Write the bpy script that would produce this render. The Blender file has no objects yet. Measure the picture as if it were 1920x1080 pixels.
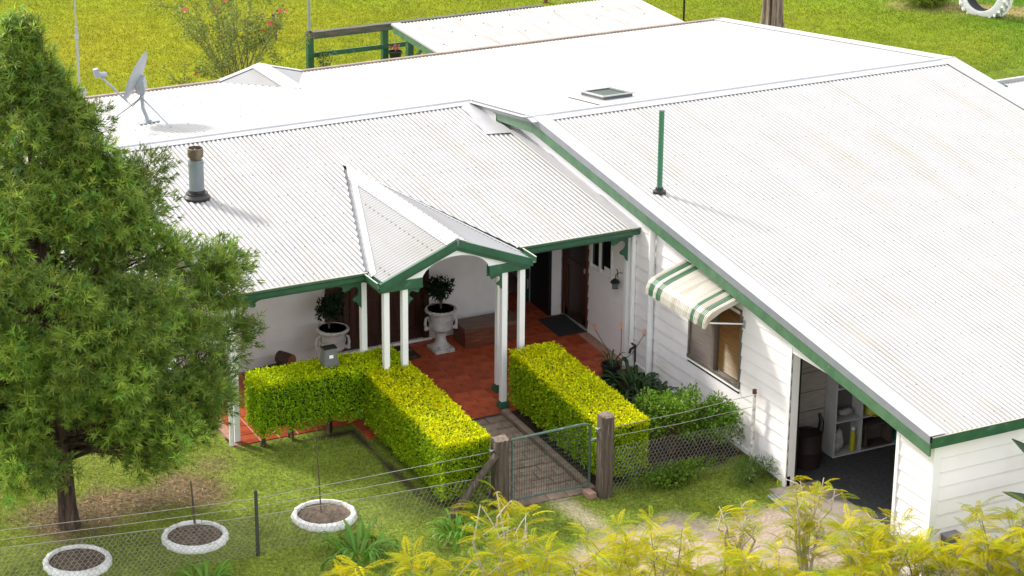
import bpy, bmesh, math, random
import numpy as np
from mathutils import Vector, Matrix
R_ = math.radians
random.seed(7); rng = np.random.default_rng(11)
scn = bpy.context.scene
COL = scn.collection

# ------------------------------------------------------------------ camera
cd = bpy.data.cameras.new('camera'); cam = bpy.data.objects.new('camera', cd); COL.objects.link(cam)
rt = Vector((0.88673539, -0.4622093, 0.00793231)); dn = Vector((-0.1547586, -0.31298164, -0.93706578)); fw = Vector((0.43560318, 0.82970179, -0.34906276))
cam.matrix_world = Matrix(((rt.x, -dn.x, -fw.x, -17.62887), (rt.y, -dn.y, -fw.y, -22.05771), (rt.z, -dn.z, -fw.z, 14.28420), (0, 0, 0, 1)))
cd.sensor_width = 36; cd.lens = 4505 / 1920 * 36; cd.clip_end = 500; cd.clip_start = 0.5
scn.camera = cam
# ------------------------------------------------------------------ light
SUN = Vector((-0.38, 0.72, 0.585)).normalized()
elev = math.asin(SUN.z); az = math.atan2(SUN.x, SUN.y)
w = bpy.data.worlds.new('World'); scn.world = w; w.use_nodes = True
nt = w.node_tree; bg = nt.nodes['Background']
sky = nt.nodes.new('ShaderNodeTexSky'); sky.sky_type = 'NISHITA'; sky.sun_disc = False
sky.sun_elevation = elev; sky.sun_rotation = az; sky.air_density = 1.0; sky.dust_density = 2.5; sky.ozone_density = 0.6
hs = nt.nodes.new('ShaderNodeMix'); hs.data_type = 'RGBA'; hs.inputs[0].default_value = .85; hs.inputs[7].default_value = (3.95, 3.95, 4.0, 1)   # bright thin cloud over a blue sky
nt.links.new(sky.outputs[0], hs.inputs[6]); nt.links.new(hs.outputs[2], bg.inputs[0]); bg.inputs[1].default_value = 0.14
sl = bpy.data.lights.new('sun', 'SUN'); sl.energy = 1.5; sl.angle = R_(8); sl.color = (1.0, 0.95, 0.86)
so = bpy.data.objects.new('sun', sl); COL.objects.link(so); so.rotation_euler = SUN.to_track_quat('Z', 'Y').to_euler()
vs = scn.view_settings; vs.view_transform = 'Standard'; vs.look = 'None'; vs.exposure = 1.8; vs.gamma = 1; vs.use_curve_mapping = False
scn.cycles.max_bounces = 8; scn.cycles.transparent_max_bounces = 12

# ------------------------------------------------------------------ helpers
LOC = {}
class MB:
    def __init__(s): s.v = []; s.f = []; s.m = []; s.cm = 0
    def add(s, vs, fs):
        o = len(s.v); s.v += [tuple(map(float, p)) for p in vs]
        s.f += [tuple(i + o for i in f) for f in fs]; s.m += [s.cm] * len(fs); return s
    def hexa(s, p):   # bottom 4 ccw, top 4 ccw
        return s.add(p, [(3, 2, 1, 0), (4, 5, 6, 7), (0, 1, 5, 4), (1, 2, 6, 5), (2, 3, 7, 6), (3, 0, 4, 7)])
    def box(s, x0, x1, y0, y1, z0, z1):
        return s.hexa([(x0, y0, z0), (x1, y0, z0), (x1, y1, z0), (x0, y1, z0), (x0, y0, z1), (x1, y0, z1), (x1, y1, z1), (x0, y1, z1)])
    def prism(s, pts, ax, a, b):
        n = len(pts)
        def P(p, t): return {0: (t, p[0], p[1]), 1: (p[0], t, p[1]), 2: (p[0], p[1], t)}[ax]
        vs = [P(p, a) for p in pts] + [P(p, b) for p in pts]
        fs = [tuple(range(n - 1, -1, -1)), tuple(range(n, 2 * n))] + [(i, (i + 1) % n, n + (i + 1) % n, n + i) for i in range(n)]
        return s.add(vs, fs)
    def bar(s, a, b, wd, h=None, up=(0, 0, 1)):
        h = h or wd; a = Vector(a); b = Vector(b); d = (b - a).normalized(); u = Vector(up)
        if abs(d.dot(u)) > .98: u = Vector((0, 1, 0))
        r = d.cross(u).normalized(); u = r.cross(d)
        q = []
        for c in (a, b):
            for i, j in ((-1, -1), (1, -1), (1, 1), (-1, 1)): q.append(c + r * (i * wd / 2) + u * (j * h / 2))
        return s.hexa(q)
    def tube(s, pts, r, n=6, caps=True):
        pts = [Vector(p) for p in pts]; k = len(pts); rr = r if isinstance(r, (list, tuple)) else [r] * k
        vs = []; pu = None
        for i, p in enumerate(pts):
            d = (pts[min(i + 1, k - 1)] - pts[max(i - 1, 0)]).normalized()
            u = pu if pu is not None else (Vector((0, 0, 1)) if abs(d.z) < .9 else Vector((1, 0, 0)))
            x = d.cross(u)
            if x.length < 1e-5: x = d.cross(Vector((0, 1, 0)))
            x.normalize(); u2 = x.cross(d); pu = u2
            for j in range(n):
                a = 2 * math.pi * j / n; vs.append(p + (x * math.cos(a) + u2 * math.sin(a)) * rr[i])
        fs = [(i * n + j, i * n + (j + 1) % n, (i + 1) * n + (j + 1) % n, (i + 1) * n + j) for i in range(k - 1) for j in range(n)]
        if caps: fs += [tuple(range(n - 1, -1, -1)), tuple(range((k - 1) * n, k * n))]
        return s.add(vs, fs)
    def lathe(s, prof, c, n=20, axis=None, flute=0, caps=True):
        vs = []; k = len(prof); c = Vector(c)
        q = axis.to_track_quat('Z', 'Y') if axis is not None else None
        for r, z in prof:
            for j in range(n):
                a = 2 * math.pi * j / n; rr = r * (1 - flute * (j % 2)); p = Vector((rr * math.cos(a), rr * math.sin(a), z))
                vs.append(c + (q @ p if q else p))
        fs = [(i * n + j, i * n + (j + 1) % n, (i + 1) * n + (j + 1) % n, (i + 1) * n + j) for i in range(k - 1) for j in range(n)]
        if caps and prof[0][0] > 1e-4: fs.append(tuple(range(n - 1, -1, -1)))
        if caps and prof[-1][0] > 1e-4: fs.append(tuple(range((k - 1) * n, k * n)))
        return s.add(vs, fs)
    def build(s, name, mat, parent=None, smooth=False, bevel=0, at=None):
        L = Vector((0, 0, 0))
        if parent is not None: L = LOC[parent.name]
        elif at is not None: L = Vector(at)
        me = bpy.data.meshes.new(name)
        me.from_pydata([(p[0] - L.x, p[1] - L.y, p[2] - L.z) for p in s.v], [], s.f)
        mats = mat if isinstance(mat, (list, tuple)) else [mat]
        for m in mats: me.materials.append(m)
        if len(mats) > 1: me.polygons.foreach_set('material_index', s.m)
        bm = bmesh.new(); bm.from_mesh(me); bmesh.ops.recalc_face_normals(bm, faces=bm.faces); bm.to_mesh(me); bm.free()
        if smooth:
            me.polygons.foreach_set('use_smooth', [True] * len(me.polygons))
            me.set_sharp_from_angle(angle=R_(40))
        o = bpy.data.objects.new(name, me); COL.objects.link(o)
        if parent is not None: o.parent = parent
        else: o.location = L
        LOC[o.name] = L
        if bevel:
            b = o.modifiers.new('bevel', 'BEVEL'); b.width = bevel; b.segments = 2; b.limit_method = 'ANGLE'
        return o
def tag(o, label=None, cat=None, group=None, kind=None):
    if label: o['label'] = label
    if cat: o['category'] = cat
    if group: o['group'] = group
    if kind: o['kind'] = kind
    return o
def thing(name, label, cat, loc, group=None):
    o = bpy.data.objects.new(name, None); COL.objects.link(o); o.location = loc; o.empty_display_size = .2
    LOC[o.name] = Vector(loc); return tag(o, label, cat, group)
def inst(name, me, parent, loc, rot=(0, 0, 0), sc=(1, 1, 1)):    # world loc, shared mesh
    o = bpy.data.objects.new(name, me); COL.objects.link(o); o.parent = parent
    L = LOC[parent.name]; o.location = Vector(loc) - L; o.rotation_euler = rot; o.scale = sc; LOC[o.name] = L
    return o
def npmesh(name, V, F, mat, parent=None, col=None, at=(0, 0, 0), smooth=False, alpha=None):
    V = np.asarray(V, np.float32); F = np.asarray(F, np.int32); L = LOC[parent.name] if parent is not None else Vector(at)
    V = V - np.array(L, np.float32); k = F.shape[1]
    me = bpy.data.meshes.new(name); me.vertices.add(len(V)); me.vertices.foreach_set('co', V.ravel())
    me.loops.add(F.size); me.loops.foreach_set('vertex_index', F.ravel())
    me.polygons.add(len(F)); me.polygons.foreach_set('loop_start', np.arange(0, F.size, k, dtype=np.int32))
    me.polygons.foreach_set('loop_total', np.full(len(F), k, np.int32))
    me.update(calc_edges=True); me.materials.append(mat)
    if col is not None:
        a = me.color_attributes.new('Col', 'FLOAT_COLOR', 'POINT')
        c4 = np.ones((len(V), 4), np.float32); c4[:, :3] = col
        if alpha is not None: c4[:, 3] = alpha
        a.data.foreach_set('color', c4.ravel())
    if smooth: me.polygons.foreach_set('use_smooth', np.ones(len(F), bool))
    o = bpy.data.objects.new(name, me); COL.objects.link(o)
    if parent is not None: o.parent = parent
    else: o.location = L
    LOC[o.name] = L
    return o

# ------------------------------------------------------------------ materials
def nodes(name):
    m = bpy.data.materials.new(name); m.use_nodes = True; n = m.node_tree; return m, n, n.nodes['Principled BSDF']
def pm(name, c1, c2=None, sc=4.0, rough=.6, bump=0.0, bsc=None, metal=0.0, stretch=(1, 1, 1), c3=None, sc3=1.0, lo=.35, hi=.65, lo3=.58, hi3=.72, spec=.5, detail=5):
    m, n, b = nodes(name); N = n.nodes.new; K = n.links.new
    b.inputs['Roughness'].default_value = rough; b.inputs['Metallic'].default_value = metal; b.inputs['Specular IOR Level'].default_value = spec
    tc = N('ShaderNodeTexCoord'); mp = N('ShaderNodeMapping'); mp.inputs['Scale'].default_value = stretch; K(tc.outputs['Object'], mp.inputs[0])
    c2 = c2 or tuple(x * .82 for x in c1)
    t = N('ShaderNodeTexNoise'); t.inputs['Scale'].default_value = sc; t.inputs['Detail'].default_value = detail; K(mp.outputs[0], t.inputs['Vector'])
    r = N('ShaderNodeValToRGB'); r.color_ramp.elements[0].position = lo; r.color_ramp.elements[1].position = hi
    r.color_ramp.elements[0].color = (*c1, 1); r.color_ramp.elements[1].color = (*c2, 1); K(t.outputs[0], r.inputs[0]); out = r.outputs[0]
    if c3:
        t3 = N('ShaderNodeTexNoise'); t3.inputs['Scale'].default_value = sc3; t3.inputs['Detail'].default_value = 6; K(mp.outputs[0], t3.inputs['Vector'])
        mr = N('ShaderNodeMapRange'); mr.inputs[1].default_value = lo3; mr.inputs[2].default_value = hi3; K(t3.outputs[0], mr.inputs[0])
        mx = N('ShaderNodeMix'); mx.data_type = 'RGBA'; K(mr.outputs[0], mx.inputs[0]); K(out, mx.inputs[6]); mx.inputs[7].default_value = (*c3, 1); out = mx.outputs[2]
    K(out, b.inputs['Base Color'])
    if bump:
        t2 = N('ShaderNodeTexNoise'); t2.inputs['Scale'].default_value = bsc or sc * 4; t2.inputs['Detail'].default_value = 4; K(mp.outputs[0], t2.inputs['Vector'])
        bp = N('ShaderNodeBump'); bp.inputs['Strength'].default_value = bump; bp.inputs['Distance'].default_value = .02; K(t2.outputs[0], bp.inputs['Height']); K(bp.outputs[0], b.inputs['Normal'])
    return m
def leafmat(name, trans=.35, rough=.45, spec=.35, tint=(1.15, 1.2, .6)):
    m, n, b = nodes(name); N = n.nodes.new; K = n.links.new
    at = N('ShaderNodeAttribute'); at.attribute_name = 'Col'
    b.inputs['Roughness'].default_value = rough; b.inputs['Specular IOR Level'].default_value = spec; K(at.outputs['Color'], b.inputs['Base Color'])
    tr = N('ShaderNodeBsdfTranslucent'); mu = N('ShaderNodeMix'); mu.data_type = 'RGBA'; mu.blend_type = 'MULTIPLY'; mu.inputs[0].default_value = 1
    K(at.outputs['Color'], mu.inputs[6]); mu.inputs[7].default_value = (*tint, 1); K(mu.outputs[2], tr.inputs[0])
    mx = N('ShaderNodeMixShader'); mx.inputs[0].default_value = trans; K(b.outputs[0], mx.inputs[1]); K(tr.outputs[0], mx.inputs[2]); K(mx.outputs[0], n.nodes['Material Output'].inputs[0])
    return m
def glassmat(name, tint=(.75, .8, .8), gl=.12):
    m, n, b = nodes(name); N = n.nodes.new; K = n.links.new
    t = N('ShaderNodeBsdfTransparent'); t.inputs[0].default_value = (*tint, 1); g = N('ShaderNodeBsdfGlossy'); g.inputs['Roughness'].default_value = .05
    mx = N('ShaderNodeMixShader'); mx.inputs[0].default_value = gl; K(t.outputs[0], mx.inputs[1]); K(g.outputs[0], mx.inputs[2]); K(mx.outputs[0], n.nodes['Material Output'].inputs[0]); n.nodes.remove(b)
    return m
def roofmat(name, c, rib_shade, stain, sc3=.55, lo3=.56, hi3=.95, st=(1, 1, 1)):
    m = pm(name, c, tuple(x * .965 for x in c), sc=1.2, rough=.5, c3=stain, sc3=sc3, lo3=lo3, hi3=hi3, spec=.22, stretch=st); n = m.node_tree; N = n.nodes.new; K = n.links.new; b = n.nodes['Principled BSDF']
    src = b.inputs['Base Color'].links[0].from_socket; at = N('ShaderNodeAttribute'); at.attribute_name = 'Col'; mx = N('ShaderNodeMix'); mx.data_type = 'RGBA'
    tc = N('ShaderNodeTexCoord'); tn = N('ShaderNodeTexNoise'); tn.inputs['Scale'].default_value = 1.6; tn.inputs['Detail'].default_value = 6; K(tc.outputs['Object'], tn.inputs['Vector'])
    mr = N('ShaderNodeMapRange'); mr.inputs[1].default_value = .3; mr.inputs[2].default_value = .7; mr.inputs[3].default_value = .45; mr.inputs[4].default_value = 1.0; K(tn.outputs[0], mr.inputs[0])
    mm = N('ShaderNodeMath'); mm.operation = 'MULTIPLY'; K(at.outputs['Fac'], mm.inputs[0]); K(mr.outputs[0], mm.inputs[1]); K(mm.outputs[0], mx.inputs[0]); K(src, mx.inputs[6]); mx.inputs[7].default_value = (*rib_shade, 1); K(mx.outputs[2], b.inputs['Base Color']); return m  # darker stripe colour paints the shade of the ribs along each corrugation
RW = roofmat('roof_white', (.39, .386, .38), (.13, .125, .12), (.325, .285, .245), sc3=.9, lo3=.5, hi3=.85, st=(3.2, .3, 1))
FLW = pm('flashing_white', (.40, .40, .41), (.37, .37, .38), sc=3, rough=.4, c3=(.36, .34, .31), sc3=2.5, lo3=.62, hi3=.9)
FLG = pm('flashing_grey', (.215, .225, .245), (.19, .20, .22), sc=5, rough=.4)
GRN = pm('green_paint', (.026, .105, .055), (.02, .082, .042), sc=6, rough=.38, c3=(.10, .20, .13), sc3=9, lo3=.62, hi3=.85, bump=.08, bsc=60)
GRW = pm('green_paint_weathered', (.075, .16, .085), (.05, .12, .062), sc=7, rough=.5, c3=(.22, .27, .21), sc3=16, lo3=.66, hi3=.80, bump=.1, bsc=50)
WHT = pm('white_paint', (.82, .815, .81), (.78, .775, .77), sc=3, rough=.45, bump=.03, bsc=40, c3=(.62, .60, .56), sc3=3.0, lo3=.62, hi3=.95)
BRD = pm('white_board', (.84, .80, .805), (.80, .76, .765), sc=2.2, rough=.5, bump=.03, bsc=50, c3=(.60, .55, .49), sc3=1.4, lo3=.54, hi3=.92)
REN = pm('white_render', (.80, .78, .765), (.75, .73, .715), sc=5, rough=.75, bump=.25, bsc=70)
TIM = pm('dark_timber', (.055, .018, .009), (.025, .009, .005), sc=4, rough=.4, stretch=(6, 6, .6), bump=.1, bsc=14)
TIMR = pm('red_brown_timber', (.14, .042, .018), (.06, .018, .008), sc=4, rough=.45, stretch=(6, 6, .6), bump=.1, bsc=14)
BLK = pm('black_plastic', (.012, .012, .013), rough=.4)
DRK = pm('dark_interior', (.02, .019, .018), rough=.8)
SCR = pm('screw_metal', (.13, .13, .135), rough=.45, metal=.4)
GALV = pm('galvanised', (.42, .45, .47), (.34, .37, .39), sc=14, rough=.38, metal=.65, c3=(.3, .31, .32), sc3=8)
GALD = pm('grey_metal', (.36, .39, .42), (.31, .34, .37), sc=9, rough=.4, metal=.3)
RUST = pm('rusted_cap', (.20, .165, .12), (.11, .08, .055), sc=9, rough=.5, metal=.5)
TILE = []
for k, (a, b2) in enumerate([((.300, .078, .036), (.225, .052, .024)), ((.33, .090, .042), (.25, .060, .028)), ((.265, .066, .032), (.21, .046, .022))]):
    TILE.append(pm('terracotta_tile_%s' % 'abc'[k], tuple(q * m for q, m in zip(a, (1.45, 1.1, .9))), tuple(q * m for q, m in zip(b2, (1.45, 1.1, .9))), sc=5, spec=.25, rough=.42, bump=.05, bsc=20, c3=(.16, .035, .018), sc3=7, lo3=.55, hi3=.8))
GROUT = pm('grout', (.44, .25, .18), (.34, .18, .13), sc=20, rough=.8)
PAV = [pm('paver_%s' % 'abc'[k], c, tuple(x * .65 for x in c), sc=9, rough=.85, bump=.35, bsc=50, c3=(.075, .075, .05), sc3=4) for k, c in enumerate([(.24, .175, .13), (.215, .155, .115), (.255, .19, .142)])]
SOIL = pm('soil', (.07, .045, .03), (.035, .022, .016), sc=18, rough=.95, bump=.6, bsc=60)
POST = pm('weathered_post', (.115, .085, .065), (.06, .043, .033), sc=5, rough=.85, stretch=(7, 7, .6), bump=.5, bsc=18, c3=(.20, .165, .135), sc3=6)
POSTE = pm('post_endgrain', (.22, .17, .13), (.10, .07, .05), sc=25, rough=.9, bump=.6, bsc=60)
GATE = pm('gate_green', (.075, .125, .105), (.055, .10, .082), sc=10, rough=.4, c3=(.2, .25, .23), sc3=18, lo3=.6, hi3=.8)
GATED = pm('gate_mesh_wire', (.045, .07, .055), rough=.5, metal=.3)
WIRE = pm('fence_wire', (.38, .37, .35), (.30, .28, .25), sc=10, rough=.45, metal=.5)
BARK = pm('bark', (.105, .065, .045), (.03, .018, .012), sc=4, rough=.95, stretch=(4, 4, .7), bump=.9, bsc=9, c3=(.16, .12, .09), sc3=6)
BARKG = pm('grey_bark', (.30, .235, .175), (.10, .075, .055), sc=5, rough=.95, stretch=(5, 5, .35), bump=1.0, bsc=8)
TWIG = pm('pale_twig', (.34, .28, .235), (.20, .155, .125), sc=12, rough=.9, bump=.3, bsc=40)
TWIGP = pm('bleached_twig', (.56, .48, .42), (.36, .30, .25), sc=12, rough=.9, bump=.3, bsc=40)
STEM = pm('brown_stem', (.12, .08, .05), (.07, .045, .03), sc=10, rough=.9, bump=.3)
TYW = pm('white_painted_rubber', (.78, .78, .76), (.68, .67, .65), sc=9, rough=.6, bump=.5, bsc=22, c3=(.35, .33, .30), sc3=7, lo3=.62, hi3=.75)
RUB = pm('black_rubber', (.018, .018, .02), rough=.7, bump=.2)
STONE = pm('cast_stone', (.56, .55, .53), (.42, .41, .395), sc=7, rough=.75, bump=.35, bsc=40, c3=(.25, .24, .23), sc3=16, lo3=.58, hi3=.75)
CHEST = pm('chest_wood', (.17, .055, .028), (.10, .03, .016), sc=4, rough=.5, stretch=(.6, 6, 6), bump=.12, bsc=12, c3=(.24, .10, .055), sc3=5)
CHESTL = pm('chest_lid_wood', (.19, .10, .065), (.11, .052, .034), sc=5, rough=.45, stretch=(.5, 6, 6), bump=.15, bsc=12)
RUBMAT = pm('rubber_mat', (.022, .021, .02), (.035, .034, .033), sc=40, rough=.95, bump=.8, bsc=120)
COIR = pm('coir', (.16, .08, .045), (.03, .014, .01), sc=5, rough=.95, bump=.7, bsc=90, lo=.45, hi=.55)
CARP = pm('carpet', (.045, .045, .047), (.075, .075, .076), sc=22, rough=.98, bump=.6, bsc=90)
CONC = pm('concrete', (.33, .285, .235), (.26, .22, .18), sc=4, rough=.9, bump=.25, bsc=40, c3=(.19, .16, .125), sc3=2.2)
INW = pm('inner_lining', (.42, .38, .35), (.34, .30, .28), sc=5, rough=.8, stretch=(1, 1, 6), c3=(.2, .16, .14), sc3=2.2)
SHELF = pm('shelf_white', (.55, .55, .57), (.48, .48, .50), sc=4, rough=.45)
ORB = pm('timber_slat', (.62, .30, .10), (.46, .20, .06), sc=6, rough=.4, stretch=(1, .6, 8))
BRONZE = pm('bronze_frame', (.22, .18, .15), (.17, .14, .115), sc=6, rough=.4, metal=.3)
FLYS = pm('fly_screen', (.10, .085, .08), (.13, .11, .10), sc=6, rough=.9)
ALU = pm('alu_frame', (.55, .55, .55), rough=.4, metal=.4)
GLS = glassmat('window_glass')
SKYG = pm('skylight_glass', (.035, .05, .038), (.05, .068, .05), sc=3, rough=.35, spec=.06)
CREAM = pm('cream_metal', (.56, .535, .475), (.53, .50, .43), sc=5, rough=.4, c3=(.33, .25, .165), sc3=1.6, stretch=(.5, 6, 1), lo3=.45, hi3=.85)
GRST = pm('green_stripe_metal', (.06, .16, .085), (.045, .13, .07), sc=6, rough=.4, c3=(.28, .24, .16), sc3=1.6, stretch=(.5, 6, 1), lo3=.5, hi3=.9)
YEL = pm('yellow_plastic', (.50, .46, .03), rough=.4); TEAL = pm('teal_plastic', (.03, .30, .28), rough=.4); RED = pm('red_petal', (.50, .06, .05), (.58, .13, .12), rough=.5)
ORA = pm('orange_petal', (.75, .22, .08), (.70, .28, .12), rough=.5)
GREYC = pm('grey_case', (.13, .13, .128), (.10, .10, .10), sc=5, rough=.45); LOGE = pm('log_end', (.30, .13, .06), (.20, .08, .035), sc=10, rough=.9)
BRICK = pm('brick', (.36, .22, .17), (.26, .15, .115), sc=12, rough=.9, bump=.4)
SACK = pm('sack', (.40, .38, .39), (.24, .23, .24), sc=9, rough=.7, bump=.6, bsc=14)
LITM = pm('dry_leaf', (.34, .23, .13), (.20, .12, .07), sc=20, rough=.9)
LEAF = leafmat('leaf_glossy', .3, rough=.5, spec=.2); LEAFY = leafmat('leaf_golden', .5, rough=.55, spec=.12); FROND = leafmat('leaf_feathery', .45, rough=.7, spec=.08); GRASSM = leafmat('grass_blade', .35, rough=.7, spec=.06, tint=(1.1, 1.1, .6)); STRAP = leafmat('leaf_strap', .3, rough=.4, spec=.3)

# ------------------------------------------------------------------ ground
def gz(x, y):
    y = np.asarray(y, float)
    a = .277 + .058 * (y - 8.8); b = .347 + .03 * (y - 10); c = -.233 + .02 * y
    return np.where(y > 10, b, np.where(y < 0, c, a))
def g(x, y): return float(gz(x, y))
def fbm(x, y, s, seed=0, oct=4):
    r = np.random.default_rng(seed); out = np.zeros_like(x, float); amp = 1; tot = 0
    for o in range(oct):
        for k in range(3):
            th = r.uniform(0, 2 * math.pi); ph = r.uniform(0, 7); f = s * (2 ** o) * r.uniform(.7, 1.3)
            out += amp * np.sin(f * (x * math.cos(th) + y * math.sin(th)) + ph + 1.7 * np.sin(f * .6 * (x * math.sin(th) - y * math.cos(th)) + ph * 2)) / 3
        tot += amp; amp *= .6
    return out / tot
def segd(x, y, pts):
    d = np.full(x.shape, 1e9)
    for (a, b) in zip(pts[:-1], pts[1:]):
        ax, ay = a; bx, by = b; L2 = (bx - ax) ** 2 + (by - ay) ** 2
        t = np.clip(((x - ax) * (bx - ax) + (y - ay) * (by - ay)) / L2, 0, 1); d = np.minimum(d, np.hypot(x - ax - t * (bx - ax), y - ay - t * (by - ay)))
    return d
def dirt_mask(x, y):      # bare tracks and leaf litter
    n = fbm(x, y, 2.2, 3)
    track = np.clip((.95 - segd(x, y, [(-3.2, 2.35), (-1.8, 2.15), (-.7, 1.95), (.3, 1.7), (.3, -2)]) + .35 * n) / .35, 0, 1)
    gatep = np.clip((.26 - segd(x, y, [(-3.1, 4.3), (-2.95, 3.2)]) + .2 * n) / .2, 0, 1)
    lit = np.clip((1.0 - np.hypot((x + 8.6) / 1.55, (y - 6.45) / .72) + .55 * n) / .5, 0, 1) * .85
    lit2 = np.clip((.6 - np.hypot((x + 7.0) / .8, (y - 7.0) / .5) + .5 * n) / .6, 0, 1) * .5
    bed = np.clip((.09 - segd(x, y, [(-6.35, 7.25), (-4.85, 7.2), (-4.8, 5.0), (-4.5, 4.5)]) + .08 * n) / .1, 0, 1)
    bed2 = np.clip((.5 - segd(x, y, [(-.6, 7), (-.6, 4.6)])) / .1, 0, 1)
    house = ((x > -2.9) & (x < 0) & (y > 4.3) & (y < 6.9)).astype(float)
    gatep = gatep * .6
    return np.maximum.reduce([track, gatep]), np.maximum(lit, lit2), np.maximum.reduce([bed, bed2, house])
def grid(x0, x1, y0, y1, st, hole=None):
    xs = np.arange(x0, x1 + st / 2, st); ys = np.arange(y0, y1 + st / 2, st); X, Y = np.meshgrid(xs, ys); nx = len(xs); ny = len(ys)
    i = np.arange((nx - 1) * (ny - 1)); c = i % (nx - 1); r = i // (nx - 1); a = r * nx + c
    F = np.stack([a, a + 1, a + nx + 1, a + nx], 1)
    if hole is not None:
        cx = xs[c] + st / 2; cy = ys[r] + st / 2; F = F[~((cx > hole[0]) & (cx < hole[1]) & (cy > hole[2]) & (cy < hole[3]))]
    return X.ravel(), Y.ravel(), F
def gcol(x, y):
    n1 = fbm(x, y, .35, 21); n2 = fbm(x, y, 2.3, 22); back = np.clip((y - 15) / 4, 0, 1)[:, None]
    front = np.array([.160, .205, .030]) + .022 * n2[:, None] * np.array([1.2, 1, .3]) + .018 * n1[:, None] * np.array([1.3, .8, .2])
    rear = np.array([.165, .188, .003]) + np.clip((x - 6) / 12, 0, 1)[:, None] * np.array([-.065, -.02, .004]) + np.clip((-x - 0) / 8, 0, 1)[:, None] * np.array([.03, .005, .004]) + .030 * n2[:, None] * np.array([1, .9, .1]) + .040 * n1[:, None] * np.array([1.3, .6, .05]) + .02 * fbm(x, y, .9, 77)[:, None] * np.array([1., -.3, .1])
    c = front * (1 - back) + np.clip(rear, .002, 1) * back
    t, l, b = dirt_mask(x, y)
    dry = np.clip((.55 - segd(x, y, [(8.6, 28.2), (9.6, 26.9), (11, 27.5)])) / .4, 0, 1) + np.clip((.6 - segd(x, y, [(16.6, 23.1), (20.5, 20.2)]) + .2 * n2) / .5, 0, 1)
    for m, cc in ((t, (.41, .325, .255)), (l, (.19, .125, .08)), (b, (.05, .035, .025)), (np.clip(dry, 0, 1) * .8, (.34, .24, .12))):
        m = m[:, None]; c = c * (1 - m) + np.array(cc) * m * (1 + .18 * n2[:, None])
    return np.clip(c, .004, 1)
def groundmat():
    m, n, b = nodes('ground_turf'); N = n.nodes.new; K = n.links.new
    at = N('ShaderNodeAttribute'); at.attribute_name = 'Col'; tc = N('ShaderNodeTexCoord')
    t = N('ShaderNodeTexNoise'); t.inputs['Scale'].default_value = 22; t.inputs['Detail'].default_value = 8; K(tc.outputs['Object'], t.inputs['Vector'])
    t2 = N('ShaderNodeTexNoise'); t2.inputs['Scale'].default_value = 3; t2.inputs['Detail'].default_value = 6; K(tc.outputs['Object'], t2.inputs['Vector'])
    mr = N('ShaderNodeMapRange'); mr.inputs[1].default_value = .3; mr.inputs[2].default_value = .7; mr.inputs[3].default_value = .55; mr.inputs[4].default_value = 1.4; K(t.outputs[0], mr.inputs[0])
    mr2 = N('ShaderNodeMapRange'); mr2.inputs[1].default_value = .3; mr2.inputs[2].default_value = .7; mr2.inputs[3].default_value = .8; mr2.inputs[4].default_value = 1.2; K(t2.outputs[0], mr2.inputs[0])
    mm = N('ShaderNodeMath'); mm.operation = 'MULTIPLY'; K(mr.outputs[0], mm.inputs[0]); K(mr2.outputs[0], mm.inputs[1])
    ml = N('ShaderNodeMix'); ml.inputs[2].default_value = 1; K(at.outputs['Alpha'], ml.inputs[0]); K(mm.outputs[0], ml.inputs[3]); mm = ml
    mu = N('ShaderNodeVectorMath'); mu.operation = 'SCALE'; K(at.outputs['Color'], mu.inputs[0]); K(mm.outputs[0], mu.inputs['Scale']); K(mu.outputs[0], b.inputs['Base Color'])
    b.inputs['Roughness'].default_value = .95; b.inputs['Specular IOR Level'].default_value = .1
    bp = N('ShaderNodeBump'); bp.inputs['Strength'].default_value = .7; bp.inputs['Distance'].default_value = .03; K(t.outputs[0], bp.inputs['Height']); K(bp.outputs[0], b.inputs['Normal'])
    return m
GM = groundmat()
HX0, HX1, HY0, HY1 = -13, 3.02, -2.02, 12
def under(x, y): return ((x > .06) & (x < 7.9) & (y > .14) & (y < 17.3)) | ((x > -6.52) & (x < .1) & (y > 7.5) & (y < 17.3)) | ((x > -4.62) & (x < -2.14) & (y > 7.0) & (y < 7.6)) | ((x > -3.86) & (x < -2.56) & (y > 4.26) & (y < 7.1))
X, Y, F = grid(HX0, HX1, HY0, HY1, .06)
hx1, hy1 = X.max(), Y.max()
lawn = npmesh('lawn', np.stack([X, Y, gz(X, Y) + .012 * fbm(X, Y, 3.1, 5) * (Y < 6.6) - .45 * under(X, Y)], 1), F, GM, col=gcol(X, Y), alpha=1 - .72 * dirt_mask(X, Y)[0]); tag(lawn, kind='structure')
X, Y, F = grid(-60, 70, -60, 120, 1.0)
xs = np.unique(np.concatenate([np.arange(-80, HX0, 2.0), [HX0], np.arange(HX0, hx1, .8)[1:], [hx1], np.arange(hx1 + .4, 30, .4), np.arange(30, 120, 5)]))
ys = np.unique(np.concatenate([np.arange(-80, HY0, 2.0), [HY0], np.arange(HY0, hy1, .8)[1:], [hy1], np.arange(hy1 + .4, 40, .4), np.arange(40, 200, 6)]))
X, Y = np.meshgrid(xs, ys); nx = len(xs); i = np.arange((nx - 1) * (len(ys) - 1)); c_ = i % (nx - 1); r_ = i // (nx - 1); a = r_ * nx + c_
F = np.stack([a, a + 1, a + nx + 1, a + nx], 1); cx = (xs[c_] + xs[c_ + 1]) / 2; cy = (ys[r_] + ys[r_ + 1]) / 2
F = F[~((cx > HX0) & (cx < hx1) & (cy > HY0) & (cy < hy1))]; X = X.ravel(); Y = Y.ravel()
field = npmesh('field', np.stack([X, Y, gz(X, Y) - .45 * under(X, Y)], 1), F, GM, col=gcol(X, Y), alpha=1 - .72 * dirt_mask(X, Y)[0]); tag(field, kind='structure')

SLA = math.atan(.058)
def zf(y): return .277 + .058 * (y - 8.8)
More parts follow.
